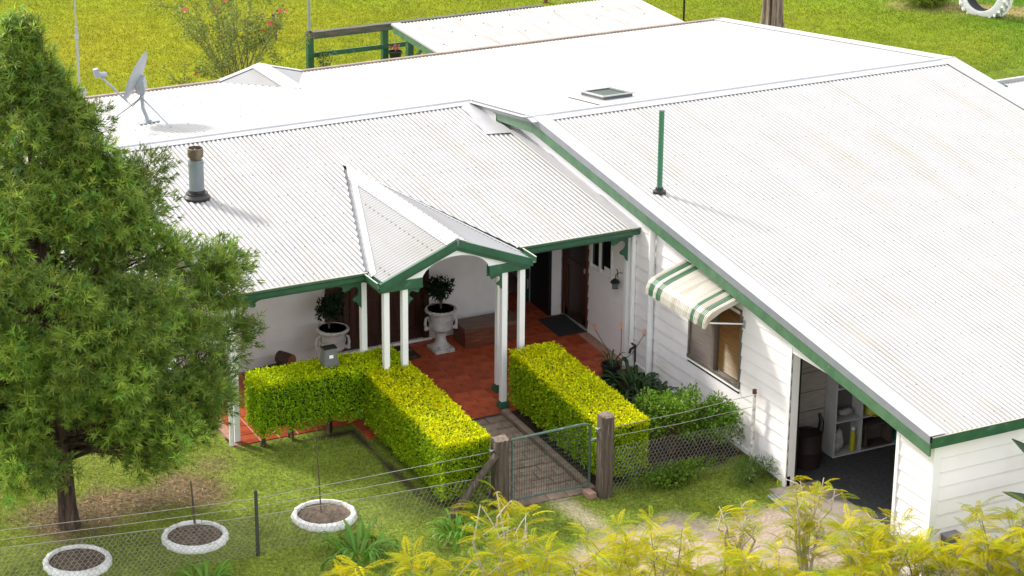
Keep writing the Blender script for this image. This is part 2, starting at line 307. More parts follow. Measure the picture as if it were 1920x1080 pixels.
# porch floor : slab with tiles
pf = MB()
def slab(mb, x0, x1, y0, y1, top, th): mb.hexa([(x0, y0, zf(y0) + top - th), (x1, y0, zf(y0) + top - th), (x1, y1, zf(y1) + top - th), (x0, y1, zf(y1) + top - th), (x0, y0, zf(y0) + top), (x1, y0, zf(y0) + top), (x1, y1, zf(y1) + top), (x0, y1, zf(y1) + top)])
slab(pf, -6.62, -.0, 7.42, 9.68, 0, .14); slab(pf, -4.72, -2.04, 6.89, 7.42, 0, .14); slab(pf, -1.04, -.03, 9.68, 11.6, 0, .14)
porch = pf.build('porch_floor', GROUT); tag(porch, kind='structure')
tms = []
for k in range(3):
    mb = MB(); hx = .1375; h2 = .134
    mb.add([(-hx, -h2, 0), (hx, -h2, 0), (hx, h2, 0), (-hx, h2, 0), (-hx, -h2, .006), (hx, -h2, .006), (hx, h2, .006), (-hx, h2, .006), (-hx + .004, -h2 + .004, .009), (hx - .004, -h2 + .004, .009), (hx - .004, h2 - .004, .009), (-hx + .004, h2 - .004, .009)],
           [(0, 1, 5, 4), (1, 2, 6, 5), (2, 3, 7, 6), (3, 0, 4, 7), (4, 5, 9, 8), (5, 6, 10, 9), (6, 7, 11, 10), (7, 4, 8, 11), (8, 9, 10, 11)])
    o = mb.build('tile_proto', TILE[k]); tms.append(o.data); bpy.data.objects.remove(o)
for j in range(-11, 7):
    for i in range(-13, 11):
        x = -2.613 + i * .2855; y = 8.955 + j * .2775 - .0
        if not (-6.5 < x < -.1 or (-1.0 < x < -.1)): continue
        ok = (y > 7.5 and y < 9.6) or (-4.62 < x < -2.12 and 6.97 < y <= 7.5) or (-.95 < x < -.1 and 9.6 <= y < 11.3)
        if ok: inst('tile', tms[random.choice((0, 0, 1, 1, 2))], porch, (x, y, zf(y) + .001 + random.uniform(0, .001)), (SLA + random.gauss(0, .002), random.gauss(0, .002), random.gauss(0, .003)))
# garden path with pavers and kerbs
gp = MB(); slab(gp, -3.82, -2.56, 4.2, 6.885, -.01, .1); path = gp.build('garden_path', SOIL); tag(path, kind='structure')
kb = MB(); slab(kb, -2.60, -2.50, 4.2, 6.88, .06, .16); kb.build('kerb', PAV[0], path, bevel=.008)
kb = MB(); slab(kb, -3.93, -3.83, 4.2, 6.88, .06, .16); kb.build('kerb', PAV[0], path, bevel=.008)
pms = []
for k in range(3):
    mb = MB(); mb.box(-.142, .142, -.095, .095, 0, .045); o = mb.build('paver_proto', PAV[k]); pms.append(o.data); bpy.data.objects.remove(o)
for j in range(13):
    y = 4.3 + j * .2
    row = [(-3.66 + i * .295, 1) for i in range(4)] if j % 2 == 0 else [(-3.735, .5)] + [(-3.5125 + i * .295, 1) for i in range(3)] + [(-2.70, .5)]
    for x, sx in row: inst('paver', pms[random.randrange(3)], path, (x, y, zf(y) - .03 + random.uniform(-.005, .005)), (SLA + random.gauss(0, .012), random.gauss(0, .012), random.gauss(0, .012)), (sx, 1, 1))
# concrete at the garage door and garage floor
gf = MB(); gf.box(.02, 7.9, .1, 3.98, -.25, -.03); tag(gf.build('garage_floor', CARP), kind='structure')
ap = MB(); ap.hexa([(-.26, .55, -.33), (.02, .55, -.33), (.02, 3.25, -.2), (-.26, 3.25, -.2), (-.26, .55, -.13), (.02, .55, -.04), (.02, 3.19, -.022), (-.26, 3.25, -.03)]); ap.box(.021, .50, .80, 3.18, -.2, -.024); tag(ap.build('concrete_apron', CONC), kind='structure')

# ------------------------------------------------------------------ house
H = thing('house', 'long white weatherboard house with white corrugated roof, green trim and tiled porch', 'house', (0, 9, 0))
PLs, PRs, PBs = .121, .1277, .1307
def zPL(y): return 3.15 - PLs * (12.67 - y)
def zPR(y): return 3.435 - PRs * (10.49 - y)
def zPB(y): return 3.15 - PBs * (y - 12.67)
PIT = .076
def corr(u0, u1, v0f, v1f, zfn, amp=.0095, n=8, vsteps=1, swap=False):
    nu = int((u1 - u0) / (PIT / n)) + 1; us = np.linspace(u0, u1, nu)
    V = []; 
    for u in us:
        a, b = v0f(u), v1f(u); h = amp * math.cos(2 * math.pi * u / PIT)
        for k in range(vsteps + 1):
            v = a + (b - a) * k / vsteps
            p = (v, u) if swap else (u, v); V.append((p[0], p[1], zfn(p[0], p[1]) + h))
    m = vsteps + 1; F = [(i * m + k, (i + 1) * m + k, (i + 1) * m + k + 1, i * m + k + 1) for i in range(nu - 1) for k in range(vsteps)]
    ph = np.cos(2 * np.pi * us / PIT); val = np.clip((np.cos(2 * np.pi * (us / PIT - .42)) - .1) / .7, 0, 1); lap = np.where(np.round(us / PIT - .42).astype(int) % 10 == 0, 1.0, .82); c = np.repeat(val * lap, m)[:, None] * np.ones((1, 3)); return np.array(V), np.array(F), c  # val masks the painted rib shade, a little stronger at sheet laps
GX, GW, GYF, GZR, GZE = -3.30, 1.18, 6.95, 2.965, 2.50      # porch gable: ridge x, half width, front y, heights
def vall(x): return 10.78 - 3.42 * abs(x - GX) / GW     # valley line y on the main roof
def plow(x): return max(7.40, vall(x) + .17) if abs(x - GX) < GW + .15 else 7.40
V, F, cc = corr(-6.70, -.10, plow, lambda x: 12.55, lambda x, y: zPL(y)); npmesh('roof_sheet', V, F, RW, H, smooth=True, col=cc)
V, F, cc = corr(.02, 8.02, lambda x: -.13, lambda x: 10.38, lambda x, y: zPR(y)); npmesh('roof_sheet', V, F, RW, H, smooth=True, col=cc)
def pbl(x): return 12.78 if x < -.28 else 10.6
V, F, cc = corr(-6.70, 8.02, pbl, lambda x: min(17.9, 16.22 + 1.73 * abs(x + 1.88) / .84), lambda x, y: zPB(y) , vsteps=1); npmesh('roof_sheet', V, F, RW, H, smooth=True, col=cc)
# porch gable sheets (corrugations run down the slope)
def zG(x, y): return GZR - (GZR - GZE) * abs(x - GX) / GW
def vx(y): return GW * min(1, max(0, (10.78 - y) / 3.42)) - (.02 if y > 7.4 else 0)
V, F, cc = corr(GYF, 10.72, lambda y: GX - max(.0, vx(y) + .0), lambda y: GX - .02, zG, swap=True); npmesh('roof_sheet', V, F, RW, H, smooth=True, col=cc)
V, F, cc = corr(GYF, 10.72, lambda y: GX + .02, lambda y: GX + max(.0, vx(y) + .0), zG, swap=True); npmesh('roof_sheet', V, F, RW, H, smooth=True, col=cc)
# rear gable sheets
def zG2(x, y): return zPB(16.2) - (zPB(16.2) - 2.455) * abs(x + 1.88) / .84
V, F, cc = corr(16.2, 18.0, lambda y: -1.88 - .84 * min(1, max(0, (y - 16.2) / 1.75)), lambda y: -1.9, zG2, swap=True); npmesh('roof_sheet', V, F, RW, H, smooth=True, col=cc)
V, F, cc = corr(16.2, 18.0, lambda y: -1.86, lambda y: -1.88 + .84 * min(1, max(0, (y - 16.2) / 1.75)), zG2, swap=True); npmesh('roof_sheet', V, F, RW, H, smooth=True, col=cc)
mb = MB()
for s in (-1, 1): mb.hexa([(-1.88, 16.1, zPB(16.2) + .012), (-1.88 + s * .17, 16.3, zPB(16.2) - .03), (-1.88 + s * .17, 18.03, zPB(16.2) - .03), (-1.88, 18.03, zPB(16.2) + .012), (-1.88, 16.1, zPB(16.2) + .026), (-1.88 + s * .17, 16.3, zPB(16.2) - .018), (-1.88 + s * .17, 18.03, zPB(16.2) - .018), (-1.88, 18.03, zPB(16.2) + .026)])
for s in (-1, 1): mb.bar((-1.88, 17.96, zPB(16.2) + .018), (-1.88 + s * .86, 17.96, 2.475), .12, .010)
mb.build('ridge_cap', FLW, H)
# ridge caps
def cap(x0, x1, yr, zr, s1, s2, w=.17, lift=.010):
    mb = MB()
    for s, sl in ((-1, s1), (1, s2)):
        e = yr + s * w; ze = zr - sl * w
        mb.hexa([(x0, yr, zr + lift), (x1, yr, zr + lift), (x1, e, ze + lift), (x0, e, ze + lift), (x0, yr, zr + lift + .012), (x1, yr, zr + lift + .012), (x1, e, ze + lift + .006), (x0, e, ze + lift + .006)])
    mb.tube([(x0, yr, zr + lift + .008), (x1, yr, zr + lift + .008)], .022, 8)
    return mb
cap(-6.72, -.22, 12.67, 3.15, PLs, PBs).build('ridge_cap', FLW, H)
cap(-.30, 8.17, 10.49, 3.435, PRs, PBs, w=.2).build('ridge_cap', FLW, H)
mb = MB()
for s in (-1, 1):
    e = GX + s * .17; ze = zG(e, 0)
    mb.hexa([(GX, GYF - .02, GZR + .012), (GX, 10.84, GZR + .006), (e, 10.36, ze + .012), (e, GYF - .02, ze + .012), (GX, GYF - .02, GZR + .024), (GX, 10.84, GZR + .018), (e, 10.36, ze + .018), (e, GYF - .02, ze + .018)])
mb.tube([(GX, GYF - .02, GZR + .02), (GX, 10.82, GZR + .015)], .014, 6)
mb.build('ridge_cap', FLW, H)
def zG_(x): return GZR - (GZR - GZE) * abs(x - GX) / GW
# valley trays of the porch gable, sunk below the cut edge of the main sheets
mb = MB(); cl = MB()
for s in (-1, 1):
    F5 = [1.03, .8, .5, .2, .0]; inn = []; out = []; edge = []
    for f in F5:
        yv = 10.78 - 3.42 * f; x = GX + s * GW * f; inn.append((x - s * .05 * min(1, f * 4), yv - .06, zPL(yv) - .03)); ye = max(7.40, yv + .17) if f < 1.1 else 7.40
        out.append((x, ye + .03, zPL(ye) - .045)); edge.append((x, ye + .004, zPL(ye)))
    for k in range(4):
        q = [inn[k], inn[k + 1], out[k + 1], out[k]]; mb.hexa([(p[0], p[1], p[2] - .006) for p in q] + q)
        e0, e1 = edge[k], edge[k + 1]; d = .012
        cl.hexa([(e0[0], e0[1], e0[2] - .06), (e1[0], e1[1], e1[2] - .06), (e1[0], e1[1] + d, e1[2] - .06), (e0[0], e0[1] + d, e0[2] - .06), (e0[0], e0[1], e0[2] + .004), (e1[0], e1[1], e1[2] + .004), (e1[0], e1[1] + d, e1[2] + .004), (e0[0], e0[1] + d, e0[2] + .004)])
for s in (-1, 1):
    for k in range(4):
        q = []
        for f, w_ in ((F5[k], 0), (F5[k + 1], 0), (F5[k + 1], .085), (F5[k], .085)):
            x = GX + s * (GW * f - min(w_, GW * f * .8)); q.append((x, 10.78 - 3.42 * f - .02, zG_(x) + .014))
        mb.hexa([(p[0], p[1], p[2] - .006) for p in q] + q)
mb.build('valley_flashing', FLW, H); cl.build('edge_shade_strip', DRK, H)  # dark strip stands in for the hollow shade under the cut sheet edge
# screws on the roofs, one joined part per slope
def screws(rows, us, zfn, jit=.0):
    mb = MB()
    for ri, v in enumerate(rows):
        for k, u in enumerate(us):
            x = u + (.076 if (k + ri) % 2 else 0); y = v + random.gauss(0, .012)
            if abs(x - GX) < GW + .15 and zfn is zPL and y < plow(x) + .15: continue
            if zfn is zPB and x < -.3 and y < 12.95: continue
            x = round(x / PIT) * PIT; z = zfn(y) + .0085; r = .011
            mb.add([(x - r, y - r, z), (x + r, y - r, z), (x + r, y + r, z), (x - r, y + r, z), (x, y, z + .012)], [(0, 1, 4), (1, 2, 4), (2, 3, 4), (3, 0, 4)])
    o = mb.build('roof_screw', SCR, H); o['kind'] = 'stuff'
screws(np.arange(.15, 10.2, .92), np.arange(.2, 8.0, .228), zPR)
screws(np.arange(7.6, 12.5, .86), np.arange(-6.6, -.25, .228), zPL)
screws(np.arange(11.2, 17.8, .95), np.arange(-6.6, 8.0, .228), zPB)
mb = MB()
for s, dx in ((-1, .35), (-1, 1.02)):
    for k in range(24):
        y = 7.05 + k * .152
        if vx(y) > dx + .1: 
            x = GX + s * dx; z = zG(x, y) + .0085; r = .010
            mb.add([(x - r, y - r, z), (x + r, y - r, z), (x + r, y + r, z), (x - r, y + r, z), (x, y, z + .012)], [(0, 1, 4), (1, 2, 4), (2, 3, 4), (3, 0, 4)])
for k in range(22):
    y = 7.0 + k * .17; 
    for s in (-1, 1):
        x = GX + s * .15; z = zG(x, y) + .02; r = .009
        mb.add([(x - r, y - r, z), (x + r, y - r, z), (x + r, y + r, z), (x - r, y + r, z), (x, y, z + .01)], [(0, 1, 4), (1, 2, 4), (2, 3, 4), (3, 0, 4)])
o = mb.build('roof_screw', SCR, H); o['kind'] = 'stuff'
# rakes: capping (white top, grey face) and green barge boards on the gable wing
def rake(y0, z0, y1, z1, top, name=None):
    xo = -.2
    mb = MB(); mb.prism([(y0, z0 + .028), (y1, z1 + .028), (y1, z1 + .018), (y0, z0 + .018)], 0, xo, xo + .235); mb.build('rake_flashing', FLW, H)
    mb = MB(); mb.prism([(y0, z0 + .026), (y1, z1 + .026), (y1, z1 - .085), (y0, z0 - .085)], 0, xo - .004, xo + .004); mb.build('rake_flashing_face', FLG, H)
    mb = MB(); mb.prism([(y0, z0 - .07), (y1, z1 - .07), (y1, z1 - .255), (y0, z0 - .255)], 0, xo + .006, xo + .034); mb.build('barge_board', GRW, H)
rake(-.137, zPR(-.137), 10.49, 3.435, .3)
mb = MB(); mb.prism([(10.49, 3.463), (12.72, 3.172), (12.72, 3.162), (10.49, 3.453)], 0, -.2, .10); mb.build('rake_flashing', FLW, H)
mb = MB(); mb.prism([(10.495, 3.461), (12.66, 3.178), (12.5, 3.09), (10.495, 3.35)], 0, -.204, -.196); mb.build('rake_flashing_face', FLG, H)
mb = MB(); mb.prism([(10.495, 3.365), (11.9, 3.18), (11.9, 3.05), (10.495, 3.18)], 0, -.194, -.166); mb.build('barge_board', GRW, H)
mb = MB(); mb.add([(-.20, 12.7, 3.165), (-.20, 11.75, 3.165), (-.205, 11.75, zPL(11.75) + .02), (-.62, 11.3, zPL(11.3) + .015), (-.45, 12.6, zPL(12.6) + .02), (-.2, 11.2, zPL(11.2) + .03)], [(0, 1, 2), (0, 2, 3), (0, 3, 4), (2, 5, 3)]); mb.build('cricket_flashing', FLW, H)
mb = MB(); mb.prism([(7.33, zPL(7.33) + .02), (11.3, zPL(11.3) + .02), (11.3, zPL(11.3) + .028), (7.33, zPL(7.33) + .028)], 0, -.17, -.01); mb.build('wall_flashing', FLW, H)
mb = MB(); mb.prism([(-.137, zPR(-.137) + .028), (10.49, 3.463), (10.49, 3.451), (-.137, zPR(-.137) + .016)], 0, 7.86, 8.17); mb.prism([(10.49, 3.463), (17.95, zPB(17.95) + .028), (17.95, zPB(17.95) + .016), (10.49, 3.451)], 0, 7.90, 8.17); mb.build('rake_flashing', FLW, H)
mb = MB(); mb.prism([(-.137, zPR(-.137)), (10.49, 3.45), (17.95, zPB(17.95)), (17.95, zPB(17.95) - .22), (10.49, 3.22), (-.137, zPR(-.137) - .22)], 0, 8.13, 8.165); mb.build('barge_board', GRW, H)
mb = MB(); mb.prism([(7.42, 2.56), (12.67, 3.17), (17.95, 2.48), (17.95, 2.28), (12.67, 2.96), (7.42, 2.36)], 0, -6.735, -6.70); mb.build('barge_board', GRW, H)
# gutters
def gutter_x(x0, x1, yf, zt, name='gutter', deep=.115, m=GRN):
    mb = MB(); mb.prism([(yf, zt), (yf - .004, zt - .03), (yf + .018, zt - .05), (yf + .02, zt - deep), (yf + .10, zt - deep), (yf + .10, zt - .02), (yf + .094, zt - .02), (yf + .094, zt - deep + .006), (yf + .026, zt - deep + .006), (yf + .024, zt - .046), (yf + .006, zt)], 0, x0, x1)
    o = mb.build(name, m, H)
    mb = MB(); mb.box(x0, x1, yf - .006, yf + .012, zt + .001, zt + .012); mb.build('gutter_lip', CREAM, H)
gutter_x(-6.68, -4.52, 7.335, 2.53); gutter_x(-2.07, .0, 7.335, 2.53)
for s in (-1, 1):
    xo = GX + s * (GW + .045)
    mb = MB(); mb.prism([(xo - .045, 2.43), (xo + .045, 2.43), (xo + .05, 2.515), (xo + .042, 2.515), (xo + .036, 2.438), (xo - .036, 2.438), (xo - .042, 2.515), (xo - .05, 2.515)], 1, 6.90, 7.345); mb.build('gutter', GRN, H)
    mb = MB(); mb.box(xo + s * .042 - .008, xo + s * .042 + .008, 6.9, 7.345, 2.516, 2.526); mb.build('gutter_lip', CREAM, H)
mb = MB(); mb.prism([(-.155, 2.078), (-.145, 1.925), (-.03, 1.925), (-.03, 1.935), (-.137, 1.935), (-.148, 2.078)], 0, -.17, 8.16); mb.build('gutter', GRN, H)
mb = MB(); mb.box(-.17, 8.16, -.160, -.142, 2.079, 2.088); mb.build('gutter_lip', CREAM, H)
mb = MB(); mb.box(-6.72, 8.16, 17.915, 17.99, 2.40, 2.497); mb.build('gutter', pm('old_gutter', (.22, .16, .13), (.3, .24, .2), sc=4, rough=.6), H)
# fascia behind the veranda gutter, veranda beam and the soffit of the gable wing
mb = MB(); mb.box(-6.66, -4.45, 7.45, 7.49, 2.36, 2.50); mb.build('fascia', GRN, H); mb = MB(); mb.box(-2.15, -.02, 7.45, 7.49, 2.36, 2.50); mb.build('fascia', GRN, H)
mb = MB(); mb.box(-6.55, -4.42, 7.50, 7.58, 2.33, 2.47); mb.box(-2.2, -.02, 7.50, 7.58, 2.33, 2.47); mb.box(-4.49, -4.41, 7.05, 7.50, 2.33, 2.45); mb.box(-2.23, -2.15, 7.05, 7.50, 2.33, 2.45); mb.build('veranda_beam', GRN, H)
mb = MB(); mb.prism([(-.1, zPR(-.1) - .17), (10.49, 3.27), (12.5, 3.03), (12.5, 3.01), (10.49, 3.25), (-.1, zPR(-.1) - .19)], 0, -.164, -.012); mb.build('soffit', WHT, H)

# walls of boards
BH = .2
def board(wall, pts_yz, plane, off, t=.020, m=BRD):    # pts: 4 (u,z): bl, br, tr, tl ; wedge plank
    (a, z0), (b, _), (c, z1), (d, _) = pts_yz
    if plane == 'x':   # facing -x at x=off
        P = lambda u, z, e: (off - e, u, z)
    else:              # facing -y at y=off
        P = lambda u, z, e: (u, off - e, z)
    z0 = z0 + .011 if z1 - z0 > .1 else z0
    mb = MB(); mb.hexa([P(a, z0, 0), P(b, z0, 0), P(b, z0, t), P(a, z0, t), P(d, z1, 0), P(c, z1, 0), P(c, z1, .003), P(d, z1, .003)])
    return mb.build('weatherboard', m, wall)
def clad(wall, plane, off, u0, u1, z0f, z1f, base, openings, ulow=None, m=BRD):
    k0 = math.floor((z0f - base) / BH)
    k = k0
    while base + k * BH < z1f:
        za = max(z0f, base + k * BH); zb = min(z1f, base + (k + 1) * BH); k += 1
        if zb - za < .015: continue
        # spans
        cuts = [(o[0], o[1]) for o in openings if min(zb, o[3]) - max(za, o[2]) > .5 * (zb - za)]
        spans = [(u0, u1)]
        for c in cuts:
            ns = []
            for s in spans:
                if c[1] <= s[0] or c[0] >= s[1]: ns.append(s); continue
                if c[0] > s[0]: ns.append((s[0], c[0]))
                if c[1] < s[1]: ns.append((c[1], s[1]))
            spans = ns
        for s in spans:
            if s[1] - s[0] < .02: continue
            a = d = s[0]
            if ulow:
                a = max(a, ulow(za)); d = max(d, ulow(zb))
                if a > s[1] - .02: continue
                d = min(d, s[1] - .01)
            if (s[1] - a) > 4.6 and not ulow:
                j = a + 2.4 + (k * 1.37) % 1.6
                board(wall, [(a, za), (j - .001, zb), (j - .001, zb), (d, zb)], plane, off, m=m); board(wall, [(j + .001, za), (s[1], zb), (s[1], zb), (j + .001, zb)], plane, off, m=m)
            else: board(wall, [(a, za), (s[1], zb), (s[1], zb), (d, zb)], plane, off, m=m)
# side wall of gable wing (x = 0)
OPS = [(8.90, 9.74, .2, 2.36), (8.19, 8.84, 1.40, 2.12), (4.47, 5.90, .975, 2.17), (.76, 3.20, -.4, 2.00)]
mb = MB(); mb.box(-.018, .10, -.018, .075, -.4, 1.92)           # corner board
side = mb.build('side_wall', WHT, H)
mb = MB(); a, b = 3.29, 7.6; mb.hexa([(-.034, a, zf(a) + .06), (.0, a, zf(a) + .06), (.0, b, zf(b) + .06), (-.034, b, zf(b) + .06), (-.034, a, zf(a) + .13), (.0, a, zf(a) + .13), (.0, b, zf(b) + .13), (-.034, b, zf(b) + .13)]); mb.build('base_trim', WHT, side)
clad(side, 'x', 0, .075, 12.6, .1, 3.40, .88, OPS, ulow=lambda z: 10.49 - (3.435 - z - .10) / PRs)
mb = MB(); 
for a, b, z in ((.075, .76, -.4),): 
    pass
for kk in range(-7, -3):
    za, zb = .88 + kk * BH, .88 + (kk + 1) * BH
    board(side, [(.075, za), (.76, za), (.76, zb), (.075, zb)], 'x', 0)
# hidden lower strip of the side wall, dark stumps area
mb = MB(); mb.hexa([(-.004, 3.2, -.2), (.05, 3.2, -.2), (.05, 7.5, .0), (-.004, 7.5, 0), (-.004, 3.2, .12), (.05, 3.2, .12), (.05, 7.5, .34), (-.004, 7.5, .34)]); mb.build('footing', pm('footing', (.24, .21, .19), rough=.9), H)
# front wall of gable wing (y = 0)
mb = MB(); mb.box(.1, 8.0, .0, .05, -.5, -.42); fwall = mb.build('front_wall', WHT, H)
clad(fwall, 'y', 0, .102, 8.0, -.42, 1.96, .88, [])
# rear and right walls (out of view)
mb = MB(); mb.prism([(0, -.4), (17.6, .2), (17.6, 2.40), (12.67, 3.02), (10.49, 3.32), (0, 2.0)], 0, 7.92, 8.0); mb.build('side_wall', WHT, H)
mb = MB(); mb.box(-6.6, 8.0, 17.5, 17.6, .2, 2.44); mb.build('rear_wall', WHT, H)
mb = MB(); mb.prism([(9.69, .25), (17.5, .3), (17.5, 2.42), (12.67, 3.08), (9.69, 2.74)], 0, -6.60, -6.5); mb.build('end_wall', WHT, H)
# veranda back wall
mb = MB(); mb.box(-6.6, -4.21, 9.70, 9.76, .2, 2.74); mb.box(-6.62, -6.54, 9.655, 9.70, .3, 2.7); mb.box(-4.28, -4.205, 9.655, 9.70, .3, 2.7); vw = mb.build('veranda_wall', WHT, H)
clad(vw, 'y', 9.70, -6.54, -4.28, .33, 2.73, .90, [])
mb = MB(); mb.box(-2.46, -1.04, 9.67, 9.78, .2, 2.78); mb.box(-2.46, -1.04, 9.655, 9.672, .32, .37); mb.build('rendered_wall', REN, H)
for zz in (.72, 1.14, 1.56, 1.98):
    pass
mb = MB(); mb.box(-.24, -.07, 9.70, 9.85, .2, 2.78); pier = mb.build('entry_pier', WHT, H); clad(pier, 'y', 9.70, -.24, -.07, .33, 2.78, .90, [])
mb = MB(); mb.box(-1.04, .0, 11.55, 11.62, .2, 2.9); mb.box(-1.11, -1.04, 9.78, 11.6, .2, 2.68); mb.build('entry_wall', pm('entry_wall', (.50, .49, .53), rough=.7), H)
mb = MB()
for xx in (-1.0, -.86, -.72): mb.box(xx, xx + .105, 11.3, 11.33, .52, 2.6)
mb.build('blind', pm('blind_fabric', (.58, .56, .62), (.52, .50, .56), sc=5, rough=.8), H)
mb = MB(); mb.box(-.30, -.24, 9.70, 10.5, .3, 2.6); mb.build('door_frame', BLK, H)
gd = MB(); gd.box(-.45, -.32, 10.30, 10.34, .36, 2.5); gd = gd.build('screen_door', pm('screen_door_green', (.012, .03, .024), rough=.4), H)
mb = MB(); mb.box(-.325, -.313, 10.288, 10.3, .38, 2.45); mb.box(-.372, -.345, 10.27, 10.3, 1.28, 1.36); mb.box(-.37, -.35, 10.28, 10.3, .62, .78); mb.build('handle', ALU, gd)
# double timber doors
mb = MB(); mb.box(-4.205, -4.10, 9.62, 9.74, .32, 2.6); mb.box(-2.56, -2.46, 9.62, 9.74, .32, 2.6); mb.box(-4.1, -2.56, 9.62, 9.74, 2.42, 2.6); mb.build('door_frame', TIM, H)
for a, b in ((-4.098, -3.80), (-3.795, -3.18), (-3.175, -2.562)):
    mb = MB(); mb.box(a, b, 9.68, 9.72, .38, 2.42)
    for z0, z1 in ((.38, .56), (1.20, 1.32), (2.28, 2.42)): mb.box(a + .002, b - .002, 9.655, 9.682, z0, z1)
    for x0, x1 in ((a + .002, a + .10), (b - .10, b - .002)): mb.box(x0, x1, 9.657, 9.68, .38, 2.42)
    d = mb.build('door', TIM, H)
    mb = MB(); mb.box(a + .13, b - .13, 9.668, 9.684, .62, 1.14); mb.box(a + .13, b - .13, 9.668, 9.684, 1.38, 2.22); mb.build('door_panel', TIM, d, bevel=.006)
mb = MB(); mb.lathe([(.03, 0), (.03, .05), (.015, .06)], (-3.22, 9.65, 1.35), 8, Vector((0, -1, 0))); mb.build('door_knob', pm('brass', (.3, .2, .08), metal=.8, rough=.4), H)
mb = MB(); mb.box(-4.2, -2.42, 9.60, 9.69, zf(9.65) + .012, zf(9.65) + .05); mb.build('door_sill', WHT, H)
# kitchen stable door on the side wall
mb = MB(); mb.box(-.03, .05, 8.90, 8.96, .27, 2.3); mb.box(-.03, .05, 9.66, 9.72, .27, 2.3); mb.build('door_frame', TIMR, H)
mb = MB(); mb.box(.0, .04, 8.96, 9.66, .30, 2.3); mb.box(-.012, .0, 8.965, 9.06, .32, 2.3); mb.box(-.012, .0, 9.56, 9.655, .32, 2.3); mb.box(-.013, .0, 8.965, 9.655, 1.22, 1.34); mb.box(-.012, .0, 8.965, 9.655, .32, .46)
sd = mb.build('door', TIM, H)
mb = MB(); mb.box(-.006, -.001, 9.07, 9.55, 1.36, 2.2); mb.build('pane', BLK, sd)
mb = MB(); mb.box(-.03, -.012, 9.00, 9.03, 1.24, 1.32); mb.build('handle', ALU, sd)
mb = MB(); mb.box(-.05, .0, 8.9, 9.74, zf(9.3) + .012, zf(9.3) + .035); mb.build('door_sill', ALU, H)
# small kitchen window
mb = MB(); mb.box(-.02, .04, 8.17, 8.205, 1.38, 2.2); mb.box(-.02, .04, 8.82, 8.86, 1.38, 2.2); mb.box(-.022, .04, 8.52, 8.575, 1.42, 2.2); mb.box(-.03, .04, 8.17, 8.86, 1.375, 1.42); kw = mb.build('window', WHT, H)
mb = MB(); mb.box(.0, .006, 8.2, 8.53, 1.42, 2.2); mb.box(.01, .016, 8.57, 8.83, 1.42, 2.2); mb.build('pane', pm('dark_glass', (.008, .008, .01), rough=.08), kw)
mb = MB(); mb.box(-.008, -.002, 8.24, 8.42, 1.425, 1.56); mb.build('notice', WHT, kw)
# large bedroom window with blind
mb = MB()
y0, y1, z0, z1 = 4.49, 5.88, .985, 2.17
mb.box(-.025, .05, y0 - .01, y0 + .035, z0, z1); mb.box(-.025, .05, y1 - .035, y1 + .01, z0, z1); mb.box(-.03, .05, 5.17, 5.225, z0, z1); mb.box(-.035, .05, y0 - .01, y1 + .01, z0 - .02, z0 + .03); mb.box(-.025, .05, y0, y1, z1 - .03, z1)
win = mb.build('window', BRONZE, H)
mb = MB(); mb.box(-.045, -.001, y0 - .03, y1 + .03, z0 - .045, z0 - .022); mb.build('sill', WHT, win)
mb = MB(); mb.add([(.015, y0 + .03, z0 + .03), (.015, 5.18, z0 + .03), (.015, 5.18, z1 - .03), (.015, y0 + .03, z1 - .03)], [(0, 1, 2, 3)]); mb.build('pane', GLS, win)
mb = MB(); mb.box(-.005, -.001, 5.22, y1 - .03, z0 + .03, z1 - .03); mb.build('fly_screen', leafmat('x', 0) if False else pm('fly_screen_mesh', (.13, .105, .095), (.17, .14, .125), sc=3, rough=.9, stretch=(1, 1, 10)), win)
mb = MB()
for k in range(30):
    z = z0 + .05 + k * .038
    mb.hexa([(.05, y0 + .03, z), (.075, y0 + .03, z + .022), (.075, y1 - .03, z + .022), (.05, y1 - .03, z), (.05, y0 + .03, z + .003), (.075, y0 + .03, z + .025), (.075, y1 - .03, z + .025), (.05, y1 - .03, z + .003)])
o = mb.build('blind', ORB, win)
mb = MB(); mb.box(.10, .12, y0 - .1, y1 + .1, z0 - .1, z1 + .1); mb.build('room_backing', DRK, win)
# garage opening
mb = MB(); mb.box(-.03, .12, 3.20, 3.28, -.10, 2.06); mb.box(-.03, .12, .70, .76, -.3, 2.0); mb.hexa([(-.02, .76, 1.99), (.12, .76, 1.99), (.12, 3.28, 1.99), (-.02, 3.28, 1.99), (-.02, .76, 2.10), (.12, .76, 2.10), (.12, 3.28, 2.10), (-.02, 3.28, 2.10)]); mb.build('garage_door_frame', WHT, H)
mb = MB(); mb.box(.12, .18, 3.24, 3.98, -.03, 2.42); mb.build('sliding_door_edge', BLK, H)
mb = MB(); mb.box(.18, 7.9, 3.985, 4.05, -.03, 2.52); gi = mb.build('inner_wall', INW, H)
mb = MB()
for k in range(9): mb.box(.18, 3.0, 3.975, 3.985, .05 + k * .3, .06 + k * .3)
mb.build('lining_joint', pm('lining_joint', (.2, .18, .17)), gi)
mb = MB(); mb.box(3.4, 3.5, .1, 3.98, -.03, 2.02); mb.build('inner_wall', INW, H)
for k in range(3):
    mb = MB(); mb.bar((-.31 - k * .05, 3.05, zf(3.05) + .035), (-.31 - k * .05, .6, zf(.6) + .04), .014, .03); mb.build('door_track', GALD, H)
